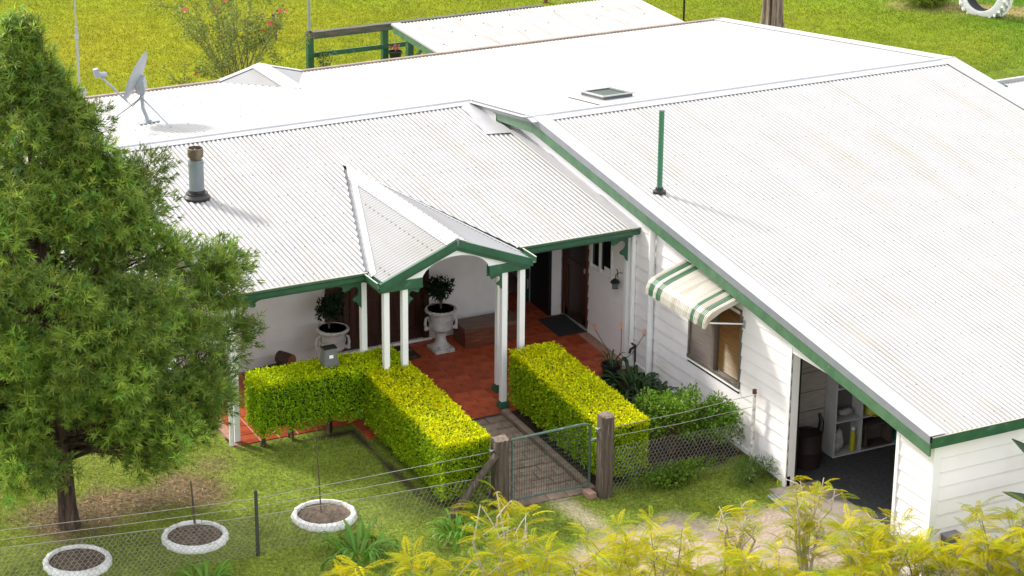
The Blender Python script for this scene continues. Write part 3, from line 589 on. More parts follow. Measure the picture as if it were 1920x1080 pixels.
# veranda posts
def post(x, y, zt, wd=.088, base=True):
    z0 = zf(y); mb = MB(); mb.box(x - wd / 2, x + wd / 2, y - wd / 2, y + wd / 2, z0 + .02, zt); p = mb.build('veranda_post', WHT, H, bevel=.006)
    if not base: return p
    mb = MB(); a = wd / 2 + .012; b = wd / 2 + .03
    mb.hexa([(x - b, y - b, z0), (x + b, y - b, z0), (x + b, y + b, z0), (x - b, y + b, z0), (x - b, y - b, z0 + .05), (x + b, y - b, z0 + .05), (x + b, y + b, z0 + .05), (x - b, y + b, z0 + .05)])
    mb.hexa([(x - b, y - b, z0 + .051), (x + b, y - b, z0 + .051), (x + b, y + b, z0 + .051), (x - b, y + b, z0 + .051), (x - a, y - a, z0 + .12), (x + a, y - a, z0 + .12), (x + a, y + a, z0 + .12), (x - a, y + a, z0 + .12)])
    mb.build('post_foot', GRN, p)
post(-6.50, 7.56, 2.36, base=False); post(-4.50, 7.56, 2.36); post(-4.39, 7.02, 2.36); post(-4.10, 7.02, 2.36); post(-2.50, 7.02, 2.36); post(-2.21, 7.02, 2.36); post(-2.30, 7.56, 2.36)
mb = MB(); mb.box(-.11, -.03, 7.56, 7.64, zf(7.6), 2.38); mb.build('veranda_post', WHT, H, bevel=.005)
mb = MB(); mb.tube([(-.045, 7.47, 2.40), (-.045, 7.47, zf(7.47) + .05)], .04, 12); mb.build('downpipe', WHT, H, smooth=True)
mb = MB(); mb.tube([(-.07, 6.90, zf(6.9)), (-.07, 6.90, 2.66), ], .05, 14); mb.build('vent_pipe', WHT, H, smooth=True)
mb = MB(); mb.tube([(-6.60, 7.49, 2.42), (-6.60, 7.49, zf(7.5))], .035, 12); mb.build('downpipe', WHT, H, smooth=True)
# porch gable front
def gz_(x): return GZR - (GZR - GZE) * abs(x - GX) / GW
def barge(y0, y1, top, bot, ext, m):
    for s in (-1, 1):
        mb = MB(); xe = GX + s * (GW + ext); ze = gz_(xe)
        p = [(GX, GZR + top), (xe, ze + top), (xe, ze + bot), (GX, GZR + bot)]
        mb.prism(p, 1, y0, y1); mb.build('barge_board', m, H)
barge(GYF - .045, GYF - .005, .008, -.105, .04, GRN)
barge(GYF - .02, GYF + .01, -.106, -.155, .0, GRN)
mb = MB(); mb.add([(GX - .022, GYF - .05, GZR + .03), (GX + .022, GYF - .05, GZR + .03), (GX, GYF - .052, GZR - .10), (GX - .022, GYF - .0, GZR + .03), (GX + .022, GYF - .0, GZR + .03), (GX, GYF - .0, GZR - .1)], [(0, 1, 2), (3, 5, 4), (0, 3, 4, 1), (1, 4, 5, 2), (2, 5, 3, 0)]); mb.build('apex_cap', FLG, H)
# white infill with an arch
pts = []
xl, xr, zb = GX - 1.06, GX + 1.06, 2.42
top = [(xl - .05, gz_(xl - .05) - .19), (GX, GZR - .19), (xr + .05, gz_(xr + .05) - .19)]
xa = .545
arch = [(GX + xa * math.cos(t), 2.405 + .31 * math.sin(t)) for t in np.linspace(0, math.pi, 19)]
loop = [(xr, 2.39), (xr + .05, gz_(xr + .05) - .19), (GX, GZR - .19), (xl - .05, gz_(xl - .05) - .19), (xl, 2.39)] + [(p[0], p[1]) for p in arch[::-1]]
mb = MB()
N_ = 19
for k in range(N_ - 1):   # quads between arch and slope line
    (ax, az), (bx, bz) = arch[k], arch[k + 1]
    mb.hexa([(bx, GYF + .02, bz), (ax, GYF + .02, az), (ax, GYF + .045, az), (bx, GYF + .045, bz), (bx, GYF + .02, gz_(bx) - .17), (ax, GYF + .02, gz_(ax) - .17), (ax, GYF + .045, gz_(ax) - .17), (bx, GYF + .045, gz_(bx) - .17)])
for s in (-1, 1):
    x0 = GX + s * xa; x1 = GX + s * 1.14
    mb.hexa([(x0, GYF + .02, 2.40), (x1, GYF + .02, 2.40), (x1, GYF + .045, 2.40), (x0, GYF + .045, 2.40), (x0, GYF + .02, gz_(x0) - .17), (x1, GYF + .02, gz_(x1) - .0), (x1, GYF + .045, gz_(x1)), (x0, GYF + .045, gz_(x0) - .17)])
mb.build('gable_infill', WHT, H)
for s in (-1, 1):
    mb = MB(); x0 = GX + s * .535; x1 = GX + s * 1.20; a, b = min(x0, x1), max(x0, x1)
    mb.box(a, b, GYF + .0, GYF + .10, 2.335, 2.475); mb.build('gable_beam', GRN, H, bevel=.004)
# fretwork brackets: outline in (u,z), post side at u=0, top at z=0
def fret(W=.40, Hh=.42):
    p = [(0, 0), (W, 0), (W - .01, -.03), (W - .08, -.045), (W - .12, -.075), (W - .105, -.105), (W - .12, -.125), (W - .15, -.135), (W - .165, -.12), (W - .185, -.125)]
    cx, cz, r = .115, -.155, .078
    for t in np.linspace(R_(42), R_(250), 12): p.append((cx + r * math.cos(t), cz + r * math.sin(t)))
    p += [(.12, -.25), (.135, -.265), (.115, -.30), (.08, -.31), (.05, -.345), (.03, -.39), (0, -Hh)]
    return p
FR = fret()
def bracket(x, y, z, s, sc=1.0):
    mb = MB(); mb.prism([(x + s * u * sc, z + v * sc) for u, v in FR], 1, y - .014, y + .014); mb.build('fretwork_bracket', GRN, H)
bracket(-6.456, 7.52, 2.36, 1); bracket(-6.545, 7.52, 2.36, -1, .9); bracket(-4.545, 7.52, 2.36, -1); bracket(-.112, 7.55, 2.36, -1)
bracket(-4.055, 7.0, 2.334, 1, .62); bracket(-2.545, 7.0, 2.334, -1, .62)
bracket(-2.255, 7.54, 2.36, 1, .8)
# flue
mb = MB(); c = (-5.865, 10.57, 0); zb = zPL(10.57)
mb.lathe([(.115, zb + .02), (.115, zb + .52), (.122, zb + .52), (.122, zb + .56), (.112, zb + .56), (.112, zb + .60)], c, 24); fl_ = mb.build('chimney_flue', pm('flue_metal', (.24, .275, .295), (.18, .21, .23), sc=8, rough=.4, metal=.5, stretch=(1, 1, .3)), H, smooth=True)
mb = MB(); mb.lathe([(.20, zb - .02), (.20, zb + .02), (.165, zb + .06), (.165, zb + .085), (.13, zb + .09), (.125, zb + .13), (.116, zb + .13)], c, 24); mb.build('rubber_boot', BLK, fl_, smooth=True)
mb = MB(); mb.lathe([(.09, zb + .60), (.09, zb + .64), (.117, zb + .645), (.122, zb + .70), (.117, zb + .78), (.104, zb + .785), (.104, zb + .70), (.07, zb + .70), (0.0, zb + .775)], c, 24); mb.build('cowl', RUST, fl_, smooth=True)
# green vent pole on gable wing
mb = MB(); c = (.30, 7.35, 0); zb = zPR(7.35); mb.lathe([(.042, zb), (.042, zb + 1.28)], c, 16); vp = mb.build('vent_pole', pm('vent_green', (.05, .18, .10), (.04, .15, .085), rough=.35), H, smooth=True)
mb = MB(); mb.lathe([(.105, zb - .02), (.10, zb + .03), (.065, zb + .045), (.06, zb + .08), (.044, zb + .085)], c, 18); mb.build('rubber_boot', BLK, vp, smooth=True)
mb = MB(); mb.lathe([(.046, zb + 1.28), (.046, zb + 1.30), (0, zb + 1.305)], c, 16); mb.build('pole_cap', GALD, vp)
# skylight
def sky_pt(x, y, d): return (x, y, zPB(y) + d)
mb = MB(); sx0, sx1, sy0, sy1 = 1.42, 1.98, 11.05, 11.80
def pbox(mb, x0, x1, y0, y1, d0, d1): mb.hexa([sky_pt(x0, y0, d0), sky_pt(x1, y0, d0), sky_pt(x1, y1, d0), sky_pt(x0, y1, d0), sky_pt(x0, y0, d1), sky_pt(x1, y0, d1), sky_pt(x1, y1, d1), sky_pt(x0, y1, d1)])
for q in ((sx0, sx1, sy0, sy0 + .06), (sx0, sx1, sy1 - .06, sy1), (sx0, sx0 + .06, sy0 + .06, sy1 - .06), (sx1 - .06, sx1, sy0 + .06, sy1 - .06)): pbox(mb, *q, .0, .085)
skl = mb.build('skylight', pm('skylight_frame', (.10, .12, .12), (.085, .10, .10), rough=.4), H, bevel=.006)
mb = MB(); pbox(mb, sx0 + .06, sx1 - .06, sy0 + .06, sy1 - .06, .060, .068); mb.build('pane', SKYG, skl)
mb = MB(); pbox(mb, sx0 - .03, sx1 + .03, sy0 - .02, sy0 + .0, .07, .092); pbox(mb, sx0 - .02, sx0 + .0, sy0, sy1, .07, .092); mb.build('glazing_trim', ALU, skl)
mb = MB(); pbox(mb, sx0 - .25, sx1 + .12, sy0 - .35, sy1 + .05, .014, .020); mb.build('flashing', FLW, skl)
# side lean-to roof on the far right
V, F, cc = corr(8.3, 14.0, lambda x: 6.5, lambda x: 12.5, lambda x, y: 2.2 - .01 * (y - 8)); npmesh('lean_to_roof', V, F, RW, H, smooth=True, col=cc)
mb = MB(); mb.box(10.72, 14.0, 12.47, 12.55, 2.16, 2.22); mb.build('lean_to_flashing', FLW, H)
mb = MB()
for x, y in ((10.8, 12.3), (13.8, 12.3), (13.8, 6.7)): mb.box(x - .05, x + .05, y - .05, y + .05, g(x, y), 2.18)
mb.build('lean_to_post', GRN, H)
mb = MB(); mb.tube([(-.03, 7.38, zf(7.4) + .02), (-.03, 7.38, .62)], .014, 8); mb.tube([(-.03, 7.38, .58), (-.12, 7.36, .57), (-.14, 7.36, .50)], .02, 8); mb.bar((-.08, 7.33, .64), (-.08, 7.41, .64), .02); tp = mb.build('garden_tap', pm('tap_dark', (.03, .02, .018), rough=.5, metal=.4), at=(-.03, 7.38, zf(7.4))); tag(tp, 'dark garden tap on a standpipe against the white side wall', 'tap')

# ------------------------------------------------------------------ window awning
aw = thing('window_awning', 'cream and green striped metal awning with scalloped drop over the side window', 'awning', (-.05, 5.28, 2.4))
prof = [(-.01, 2.42), (-.25, 2.345), (-.45, 2.28), (-.56, 2.235), (-.63, 2.18), (-.665, 2.10), (-.672, 2.02)]
ya, yb = 4.42, 6.06; nr = 40; V = []; Fc = []; mi = []; k = len(prof)
mb = MB()
for i in range(nr):
    fr = 1 - (i + .5) / nr    # 0 at far end (y=yb)
    grn = (.06 < fr < .12) or (.18 < fr < .245) or (.745 < fr < .81) or (.88 < fr < .94)
    mb.cm = 1 if grn else 0
    p0 = ya + (yb - ya) * i / nr; p1 = ya + (yb - ya) * (i + 1) / nr; q0 = p0 + .3 * (p1 - p0); q1 = p0 + .7 * (p1 - p0)
    drop = .018 * math.sin(i * math.pi / 2.5)
    for (ya_, ha), (yb_, hb) in (((p0, 0), (q0, .012)), ((q0, .012), (q1, .012)), ((q1, .012), (p1, 0))):
        vs_ = []
        for j, (x, z) in enumerate(prof):
            zz = z - (abs(drop) if j == k - 1 else 0)
            vs_ += [(x - ha * .5, ya_, zz + ha), (x - hb * .5, yb_, zz + hb)]
        mb.add(vs_, [(2 * j, 2 * j + 1, 2 * j + 3, 2 * j + 2) for j in range(k - 1)])
mb.build('awning_sheet', [CREAM, GRST], aw)
mb = MB(); mb.prism([(x, z - .004) for x, z in prof] + [(-.6, 2.13), (-.4, 2.24), (-.01, 2.36)], 1, ya - .004, ya + .004); mb.build('end_panel', CREAM, aw)
for y_ in (ya + .01, yb - .01): mb = MB(); mb.tube([(-.60, y_, 2.10), (-.01, y_, 1.985)], .012, 8); mb.build('support_arm', WHT, aw)
mb = MB(); mb.box(-.03, -.013, ya - .03, ya + .03, 1.93, 2.04); mb.build('arm_bracket', GALD, aw)

# ------------------------------------------------------------------ satellite dish
ds = thing('satellite_dish', 'grey satellite dish with feed arm on a braced mast on the rear roof', 'satellite dish', (-5.21, 14.63, zPB(14.63)))
RTv, UPv = rt, -dn
dc = Vector((-5.37, 14.6, 3.716)); vw_ = (dc - Vector((-17.62887, -22.05771, 14.2842))).normalized(); r_ = vw_.cross(Vector((0, 0, 1))).normalized(); axis = (-.87 * r_ + .45 * r_.cross(vw_) + .17 * vw_).normalized()
prof = [(.0, -.05), (.12, -.045), (.25, -.026), (.36, .0), (.43, .022), (.435, .028), (.425, .03), (.35, .006), (.24, -.018), (.12, -.036), (0, -.042)]
mb = MB(); mb.lathe(prof, dc, 40, axis); mb.build('reflector', GALD, ds, smooth=True)
top = Vector((-5.21, 14.63, 3.50))
mb = MB(); mb.tube([(-5.21, 14.63, 2.93), (-5.23, 14.63, 3.02), (-5.28, 14.64, 3.16), (-5.29, 14.64, 3.50)], .032, 12); mb.build('mast', GALD, ds, smooth=True)
mb = MB(); mb.tube([(-5.29, 14.64, 3.34), (-5.08, 13.86, zPB(13.86) + .02)], .012, 8); mb.tube([(-5.29, 14.64, 3.34), (-6.0, 14.70, zPB(14.7) + .02)], .016, 8); mb.build('brace', GALD, ds)
mb = MB(); mb.bar((-5.38, 14.60, 2.92), (-5.02, 14.66, 2.92), .14, .012); mb.box(-5.26, -5.16, 14.58, 14.68, 2.925, 2.96); mb.build('foot', GALD, ds)
mb = MB(); b0 = dc - axis * .05; mb.bar(b0, Vector((-5.29, 14.64, 3.50)), .16, .18); mb.bar(b0 - Vector((0, 0, .14)), Vector((-5.29, 14.64, 3.42)), .12, .10); mb.build('mount', GALD, ds, bevel=.01)
low = dc - (UPv * .86 + RTv * .42).normalized() * .43
fd = Vector((-6.05, 14.5, 3.86)); mb = MB(); mb.tube([low - axis * .03, fd], .018, 8); mb.build('feed_arm', GALD, ds)
mb = MB(); dirf = (dc - fd).normalized(); mb.tube([fd - dirf * .02, fd + dirf * .13], [.035, .05], 10); mb.bar(fd + Vector((-.02, 0, -.04)), fd + Vector((-.05, 0, .10)), .09, .08); mb.build('receiver', pm('receiver', (.28, .30, .36), rough=.4), ds)
mb = MB(); mb.tube([low, low + Vector((.12, 0, -.12)), low + Vector((.22, 0, -.02)), (-5.29, 14.64, 3.4)], .006, 5); mb.build('cable', BLK, ds)

# ------------------------------------------------------------------ rear things
am = thing('antenna_mast', 'thin grey two-metre mast rising at the rear left roof eave', 'mast', (-5.12, 18.6, g(-5, 18.6)))
mb = MB(); mb.tube([(-5.12, 18.6, g(-5, 18.6)), (-5.12, 18.6, 3.42)], .022, 10); mb.tube([(-5.12, 18.6, 3.42), (-5.12, 18.6, 3.62)], .027, 10); mb.tube([(-5.12, 18.6, 3.62), (-5.12, 18.6, 5.2)], .013, 8); mb.build('mast_tube', GALD, am, smooth=True)
mb = MB(); mb.lathe([(.0, 0), (.09, 0), (.09, .03), (0, .03)], (-5.09, 18.56, 2.42), 16, Vector((.3, -1, 0))); mb.build('disc', GALD, am)
mb = MB(); mb.box(-5.15, -5.09, 18.57, 18.63, 3.40, 3.47); mb.build('clamp', GALD, am)
# green rail fence
fc = thing('rail_fence', 'dark green timber post and rail fence behind the house', 'fence', (2.9, 23, g(2.9, 23)))
def fpost(x, w=.13, top=1.80): 
    mb = MB(); mb.box(x - w / 2, x + w / 2, 23 - w / 2, 23 + w / 2, g(x, 23), top); mb.build('post', GRN, fc, bevel=.006)
fpost(1.22); fpost(2.93, top=1.745); fpost(4.75, top=1.745); fpost(6.6, top=1.745)
for a, b in ((1.14, 3.7), (3.702, 6.7)):
    mb = MB(); mb.box(a, b, 22.93, 23.07, 1.752, 1.80); mb.box(a + .02, b - .002, 22.915, 22.955, 1.66, 1.75); mb.build('top_rail', pm('green_rail_worn', (.04, .06, .045), (.13, .10, .075), sc=4, rough=.8, stretch=(.6, 4, 4), c3=(.03, .10, .06), sc3=5), fc)
    mb = MB(); mb.box(a, b, 22.905, 22.932, 1.27, 1.37); mb.build('rail', GRN, fc)
mb = MB(); mb.tube([(2.66, 26.45, g(2.66, 26.4)), (2.66, 26.45, 4.2)], .035, 10); tag(mb.build('metal_pole', GALD, at=(2.66, 26.45, g(2.66, 26.4)), smooth=True), 'plain grey galvanised pole standing beyond the green rail fence', 'pole')
mb = MB(); mb.tube([(1.75, 26.2, g(1.7, 26.2)), (1.70, 26.2, 1.42)], .04, 8); tag(mb.build('fence_stump', POST, at=(1.7, 26.2, g(1.7, 26.2))), 'short dark leaning stake beside the grey pole behind the fence', 'stake')
# patio shelter
ps = thing('patio_shelter', 'low white corrugated patio roof on green posts joined at the rear eave', 'shelter', (4.5, 19, g(4.5, 19)))
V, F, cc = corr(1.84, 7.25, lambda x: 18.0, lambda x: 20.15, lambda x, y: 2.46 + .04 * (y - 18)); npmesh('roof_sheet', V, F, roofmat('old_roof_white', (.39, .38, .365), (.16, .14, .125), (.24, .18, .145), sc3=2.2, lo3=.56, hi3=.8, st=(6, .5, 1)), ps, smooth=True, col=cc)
mb = MB(); mb.prism([(18.0, 2.475), (20.18, 2.56), (20.18, 2.52), (18.0, 2.435)], 0, 1.79, 1.99); mb.build('edge_flashing', FLW, ps); mb = MB(); mb.prism([(18.0, 2.475), (20.18, 2.56), (20.18, 2.53), (18.0, 2.445)], 0, 7.15, 7.30); mb.build('edge_flashing', FLW, ps)
mb = MB(); mb.prism([(18.0, 2.42), (20.15, 2.505), (20.15, 2.38), (18.0, 2.30)], 0, 1.81, 1.86); mb.build('fascia', GRW, ps)
for x, y in ((1.92, 19.6), (7.1, 19.6)):
    mb = MB(); mb.box(x - .06, x + .06, y - .06, y + .06, g(x, y), 2.40); mb.build('post', GRN, ps)
mb = MB(); mb.bar((1.90, 19.55, 1.90), (1.90, 18.9, 2.36), .05, .05); mb.bar((1.95, 19.6, 1.85), (2.35, 19.6, 2.36), .05, .05); mb.build('brace', GRN, ps)
mb = MB()
for k in range(14):
    x = 2.1 + (k * .53) % 5.0; y = 18.5 + (k * .71) % 1.5; x = round(x / PIT) * PIT; z = 2.47 + .04 * (y - 18); mb.add([(x - .02, y - .02, z), (x + .02, y - .02, z), (x + .02, y + .02, z), (x - .02, y + .02, z), (x, y, z + .02)], [(0, 1, 4), (1, 2, 4), (2, 3, 4), (3, 0, 4)])
o = mb.build('roof_screw', SCR, ps); o['kind'] = 'stuff'
# pot with red flowers
pt = thing('flower_pot', 'black plastic pot of red geraniums hanging against the green fence post', 'flower pot', (3.05, 22.7, 1.05))
mb = MB(); mb.lathe([(.10, 1.0), (.135, 1.22), (.15, 1.22), (.15, 1.25), (.13, 1.25), (.125, 1.22), (0, 1.21)], (3.05, 22.72, 0), 18); mb.build('pot', BLK, pt, smooth=True)
mb = MB()
for k in range(16):
    a = random.uniform(0, 6.3); r = random.uniform(.02, .12); p = Vector((3.05 + r * math.cos(a), 22.72 + r * math.sin(a), 1.28 + random.uniform(0, .12)))
    for j in range(4):
        d = Vector((random.gauss(0, 1), random.gauss(0, 1), random.gauss(0, 1))).normalized() * .03; e = d.orthogonal().normalized() * .02; mb.add([p - d, p + e, p + d, p - e], [(0, 1, 2, 3)])
mb.build('flower', RED, pt)
mb = MB(); mb.tube([(3.05, 22.72, 1.24), (3.06, 22.74, 1.62)], .008, 5); mb.build('hanger', GALD, pt)

# ------------------------------------------------------------------ foliage tools
def rand_dirs(n, up=0.0):
    d = rng.normal(size=(n, 3)); d[:, 2] += up; return d / np.linalg.norm(d, axis=1, keepdims=True)
def perp(d):
    h = np.where(np.abs(d[:, 2:3]) < .9, np.array([[0, 0, 1.]]), np.array([[1., 0, 0]])); u = np.cross(d, h); u /= np.linalg.norm(u, axis=1, keepdims=True); return u
def leaves(P, D, N, L, W, fold=.12):
    """rhombic leaves: base P, direction D, normal N, length L, width W"""
    n = len(P); L = np.broadcast_to(L, (n,))[:, None]; W = np.broadcast_to(W, (n,))[:, None]
    S = np.cross(D, N); S /= np.linalg.norm(S, axis=1, keepdims=True) + 1e-9
    a = P; t = P + D * L - N * (L * fold); m = P + D * (L * .45) + N * (L * fold * .5)
    V = np.stack([a, m + S * W * .5, t, m - S * W * .5], 1).reshape(-1, 3)
    F = np.arange(4 * n).reshape(n, 4); return V, F
def colrep(c, k=4): return np.repeat(c, k, axis=0)
def jitcol(base, n, s=.18, alt=None, frac=None):
    c = np.array(base)[None, :] * np.exp(rng.normal(0, s, (n, 1))) * np.exp(rng.normal(0, s * .35, (n, 3)))
    if alt is not None:
        f = (rng.random(n)[:, None] < frac) if np.isscalar(frac) else frac[:, None]
        c = c * (1 - f) + f * np.array(alt)[None, :] * np.exp(rng.normal(0, s, (n, 1)))
    return c

# ------------------------------------------------------------------ big tree at left
tr = thing('yellowwood_tree', 'tall dark green narrow-leaved tree on the lawn left of the porch', 'tree', (-9.42, 6.19, g(-9, 6.19)))
def limb_pts(a, b, n=5, wob=.05):
    a = Vector(a); b = Vector(b); return [a.lerp(b, t) + Vector((random.gauss(0, wob), random.gauss(0, wob), random.gauss(0, wob))) * (math.sin(t * math.pi)) for t in [i / (n - 1) for i in range(n)]]
zb = g(-9.4, 6.19)
tpts = [(-9.42, 6.19, zb - .1), (-9.42, 6.19, zb + .06), (-9.43, 6.19, zb + .3), (-9.45, 6.19, 1.2), (-9.48, 6.2, 2.4), (-9.55, 6.2, 4.0), (-9.62, 6.2, 5.6), (-9.68, 6.2, 6.9)]
mb = MB(); mb.tube(tpts, [.20, .145, .122, .112, .095, .07, .04, .012], 14); mb.build('trunk', BARK, tr, smooth=True)
ENV = [(1.3, 1.0), (1.7, 2.0), (2.2, 2.35), (2.8, 2.5), (3.6, 2.3), (4.4, 1.85), (5.0, 1.4), (5.7, .85), (6.4, .48), (7.0, .15)]
def env(z): return float(np.interp(z, [e[0] for e in ENV], [e[1] for e in ENV]))
clumps = []
mbb = MB()
for k in range(330):
    z = 1.5 + 5.4 * (random.random() ** 1.25); a = random.uniform(0, 2 * math.pi); R0 = env(z); r = R0 * (random.uniform(.25, .93) ** .6) - .13
    r = max(.03, r); ax = np.interp(z, [0, 7], [-9.42, -9.68])
    c = Vector((ax + r * math.cos(a), 6.2 + r * math.sin(a), z + random.gauss(0, .08) - .10 * r)); cr_ = random.uniform(.25, .44) * (1 if z < 5 else .7)
    if -10.0 < c.x < -8.95 and c.z - cr_ * .9 < 1.42 + (6.2 - c.y) * .27: continue
    clumps.append((c, cr_))
    st = Vector((ax, 6.2, max(1.15, z - r * random.uniform(.25, .6)))); mbb.tube(limb_pts(st, c, 4, .06), [.03, .022, .014, .008], 5, caps=False)
# hand-placed silhouette clumps: right branch tip, low left hang, shoulder
for c, R in (((-7.65, 6.2, 3.6), .36), ((-7.2, 6.1, 3.05), .40), ((-6.95, 6.2, 3.35), .36), ((-7.35, 5.9, 3.45), .40), ((-6.85, 6.2, 2.45), .28), ((-7.05, 6.2, 2.35), .35), ((-7.1, 6.25, 3.5), .33), ((-7.3, 6.2, 3.2), .4), ((-10.4, 5.0, 1.55), .40), ((-10.3, 5.3, 1.75), .45), ((-9.1, 4.7, 2.2), .4), ((-7.6, 6.1, 1.35), .38), ((-8.3, 5.6, 1.45), .45), ((-8.05, 6.2, 4.85), .33), ((-8.75, 6.2, 5.65), .26), ((-9.62, 6.2, 6.75), .2), ((-9.55, 6.2, 6.3), .26), ((-8.3, 6.2, 4.6), .4)):
    clumps.append((Vector(c), R)); mbb.tube(limb_pts((-9.5, 6.2, c[2] - .3), c, 4, .05), [.03, .022, .014, .008], 5, caps=False)
mbb.build('limb', BARK, tr)
Ps = []; Ds = []; Cs = []
for c, R in clumps:
    n = int(132 * (R / .4) ** 2); d = rand_dirs(n, .35); rad = R * rng.uniform(.45, 1.08, n)
    out = np.array([c.x + 9.5, c.y - 6.2, .35]); out /= np.linalg.norm(out) + 1e-6
    P = np.array(c)[None] + d * rad[:, None]; dd = d * .8 + out * .55 + np.array([0, 0, .25]); dd /= np.linalg.norm(dd, axis=1, keepdims=True)
    Ps.append(P); Ds.append(dd); Cs.append(np.full(n, random.gauss(0, .24)))
P = np.concatenate(Ps); D = np.concatenate(Ds); cv = np.concatenate(Cs); n = len(P); K = 15
U = perp(D); W_ = np.cross(D, U)
ang = rng.uniform(0, 2 * math.pi, (n, K)); spread = rng.uniform(.35, 1.25, (n, K)); base_off = rng.uniform(-.05, .03, (n, K))
dirs = D[:, None] * np.cos(spread)[..., None] + (U[:, None] * np.cos(ang)[..., None] + W_[:, None] * np.sin(ang)[..., None]) * np.sin(spread)[..., None]
dirs[..., 2] -= .12; dirs /= np.linalg.norm(dirs, axis=2, keepdims=True)
PP = (P[:, None] + D[:, None] * base_off[..., None]).reshape(-1, 3); DD = dirs.reshape(-1, 3)
NN = np.repeat(D, K, 0); NN = NN - DD * (NN * DD).sum(1, keepdims=True) + 1e-4; NN /= np.linalg.norm(NN, axis=1, keepdims=True)
V, F = leaves(PP, DD, NN, rng.uniform(.075, .14, n * K), rng.uniform(.010, .0145, n * K), .1)
bc = np.array([.138, .208, .027])[None] * np.exp(cv[:, None] + rng.normal(0, .18, (n, 1))) * (1 + np.clip(rng.normal(0, .25, (n, 1)), -.4, .6) * np.array([[1.0, .45, .3]]))
npmesh('crown', V, F, LEAF, tr, col=colrep(np.repeat(bc, K, 0) * np.exp(rng.normal(0, .12, (n * K, 1)))))

# ------------------------------------------------------------------ hedges
def hedge(label, x0, x1, y0, y1, h, base, seed, top=(.66, .64, .005), sidec=(.25, .39, .010), stems=()):
    r = np.random.default_rng(seed); xm, ym = (x0 + x1) / 2, (y0 + y1) / 2; zg = lambda y: zf(y)
    t = thing('clipped_hedge', label, 'hedge', (xm, ym, g(xm, ym)), 'clipped golden hedges by the porch')
    mb = MB(); i_ = .07
    mb.hexa([(x0 + i_, y0 + i_, zg(y0) + base + .1), (x1 - i_, y0 + i_, zg(y0) + base + .1), (x1 - i_, y1 - i_, zg(y1) + base + .1), (x0 + i_, y1 - i_, zg(y1) + base + .1), (x0 + i_, y0 + i_, zg(y0) + h - i_), (x1 - i_, y0 + i_, zg(y0) + h - i_), (x1 - i_, y1 - i_, zg(y1) + h - i_), (x0 + i_, y1 - i_, zg(y1) + h - i_)])
    mb.build('inner_twigs', pm('hedge_core', (.03, .045, .008), (.018, .025, .006), sc=20, rough=.95), t)
    for sx, sy in stems:
        for q in range(3):
            mb = MB(); mb.tube([(sx + random.gauss(0, .03), sy + random.gauss(0, .03), zg(sy) - .02), (sx + random.gauss(0, .05), sy + random.gauss(0, .04), zg(sy) + base + .2)], [.022, .014], 6); mb.build('stem', STEM, t)
    faces = [('t', (x1 - x0) * (y1 - y0)), ('f', (x1 - x0) * (h - base)), ('b', (x1 - x0) * (h - base)), ('l', (y1 - y0) * (h - base)), ('r', (y1 - y0) * (h - base))]
    Ps, Ns, Cs = [], [], []
    for f, A in faces:
        n = int(A * 4700); u = r.random(n); v = r.random(n); dep = np.abs(r.normal(0, .035, n))
        if f == 't': x = x0 + u * (x1 - x0); y = y0 + v * (y1 - y0); z = zg(y) + h - dep + .022 * fbm(x, y, 6, seed) - .05 * np.clip(.25 - np.minimum(np.minimum(x - x0, x1 - x), np.minimum(y - y0, y1 - y)) / .12, 0, 1); nn = (0, 0, 1)
        else:
            zz = base + (h - base) * v; 
            if f in 'fb': x = x0 + u * (x1 - x0); y = np.full(n, y0 if f == 'f' else y1) + (dep if f == 'f' else -dep); nn = (0, -1 if f == 'f' else 1, 0)
            else: y = y0 + u * (y1 - y0); x = np.full(n, x0 if f == 'l' else x1) + (dep if f == 'l' else -dep); nn = (-1 if f == 'l' else 1, 0, 0)
            bul = .045 * fbm(u * 3 * max(.7, (x1 - x0) if f in 'fb' else (y1 - y0)), zz * 3, 3.0, seed + 3); x = x + nn[0] * bul; y = y + nn[1] * bul
            lw = (x1 - x0) if f in 'fb' else (y1 - y0); keep = (zz > base + .11 * fbm(u * 6 * max(.6, lw), zz * 0, 1.6, seed + 9)) & (fbm(u * 5 * lw, zz * 5, 3.0, seed + 11) > -.30 - .5 * r.random(n))
            z = zg(y) + zz; x, y, z = x[keep], y[keep], z[keep]; dep = dep[keep]; n = len(x)
        Ps.append(np.stack([x, y, z], 1)); Ns.append(np.tile(np.array(nn, float), (n, 1)))
        hr = np.clip((z - zg(y) - (h - .16)) / .16, 0, 1)      # new golden growth on the clipped top
        gold = np.clip(hr + r.normal(0, .22, n) + .25 * fbm(x, y, 3, seed + 5), 0, 1)[:, None]
        c = (np.array(sidec) * (1 - gold) + np.array(top) * gold) * np.exp(r.normal(0, .22, (n, 1))) * np.exp(r.normal(0, .06, (n, 3)))
        Cs.append(c)
    P = np.concatenate(Ps); N0 = np.concatenate(Ns); C = np.concatenate(Cs); n = len(P)
    D = r.normal(size=(n, 3)) * .75 + N0 * .28; D /= np.linalg.norm(D, axis=1, keepdims=True)
    NN = r.normal(size=(n, 3)) * .45 + N0 * 1.2 + np.array([0, 0, .45]); NN -= D * (NN * D).sum(1, keepdims=True); NN /= np.linalg.norm(NN, axis=1, keepdims=True)
    V, F = leaves(P, D, NN, r.uniform(.026, .056, n), r.uniform(.015, .030, n), .12)
    npmesh('foliage', V, F, LEAFY, t, col=colrep(C)); return t
hedge('low golden hedge running along the veranda front beneath the grey box', -6.34, -4.05, 7.05, 7.56, 1.06, .26, 1, top=(.52, .60, .006), sidec=(.23, .39, .010), stems=((-6.2, 7.3), (-5.75, 7.35), (-5.2, 7.25), (-5.15, 7.35), (-4.6, 7.3)))
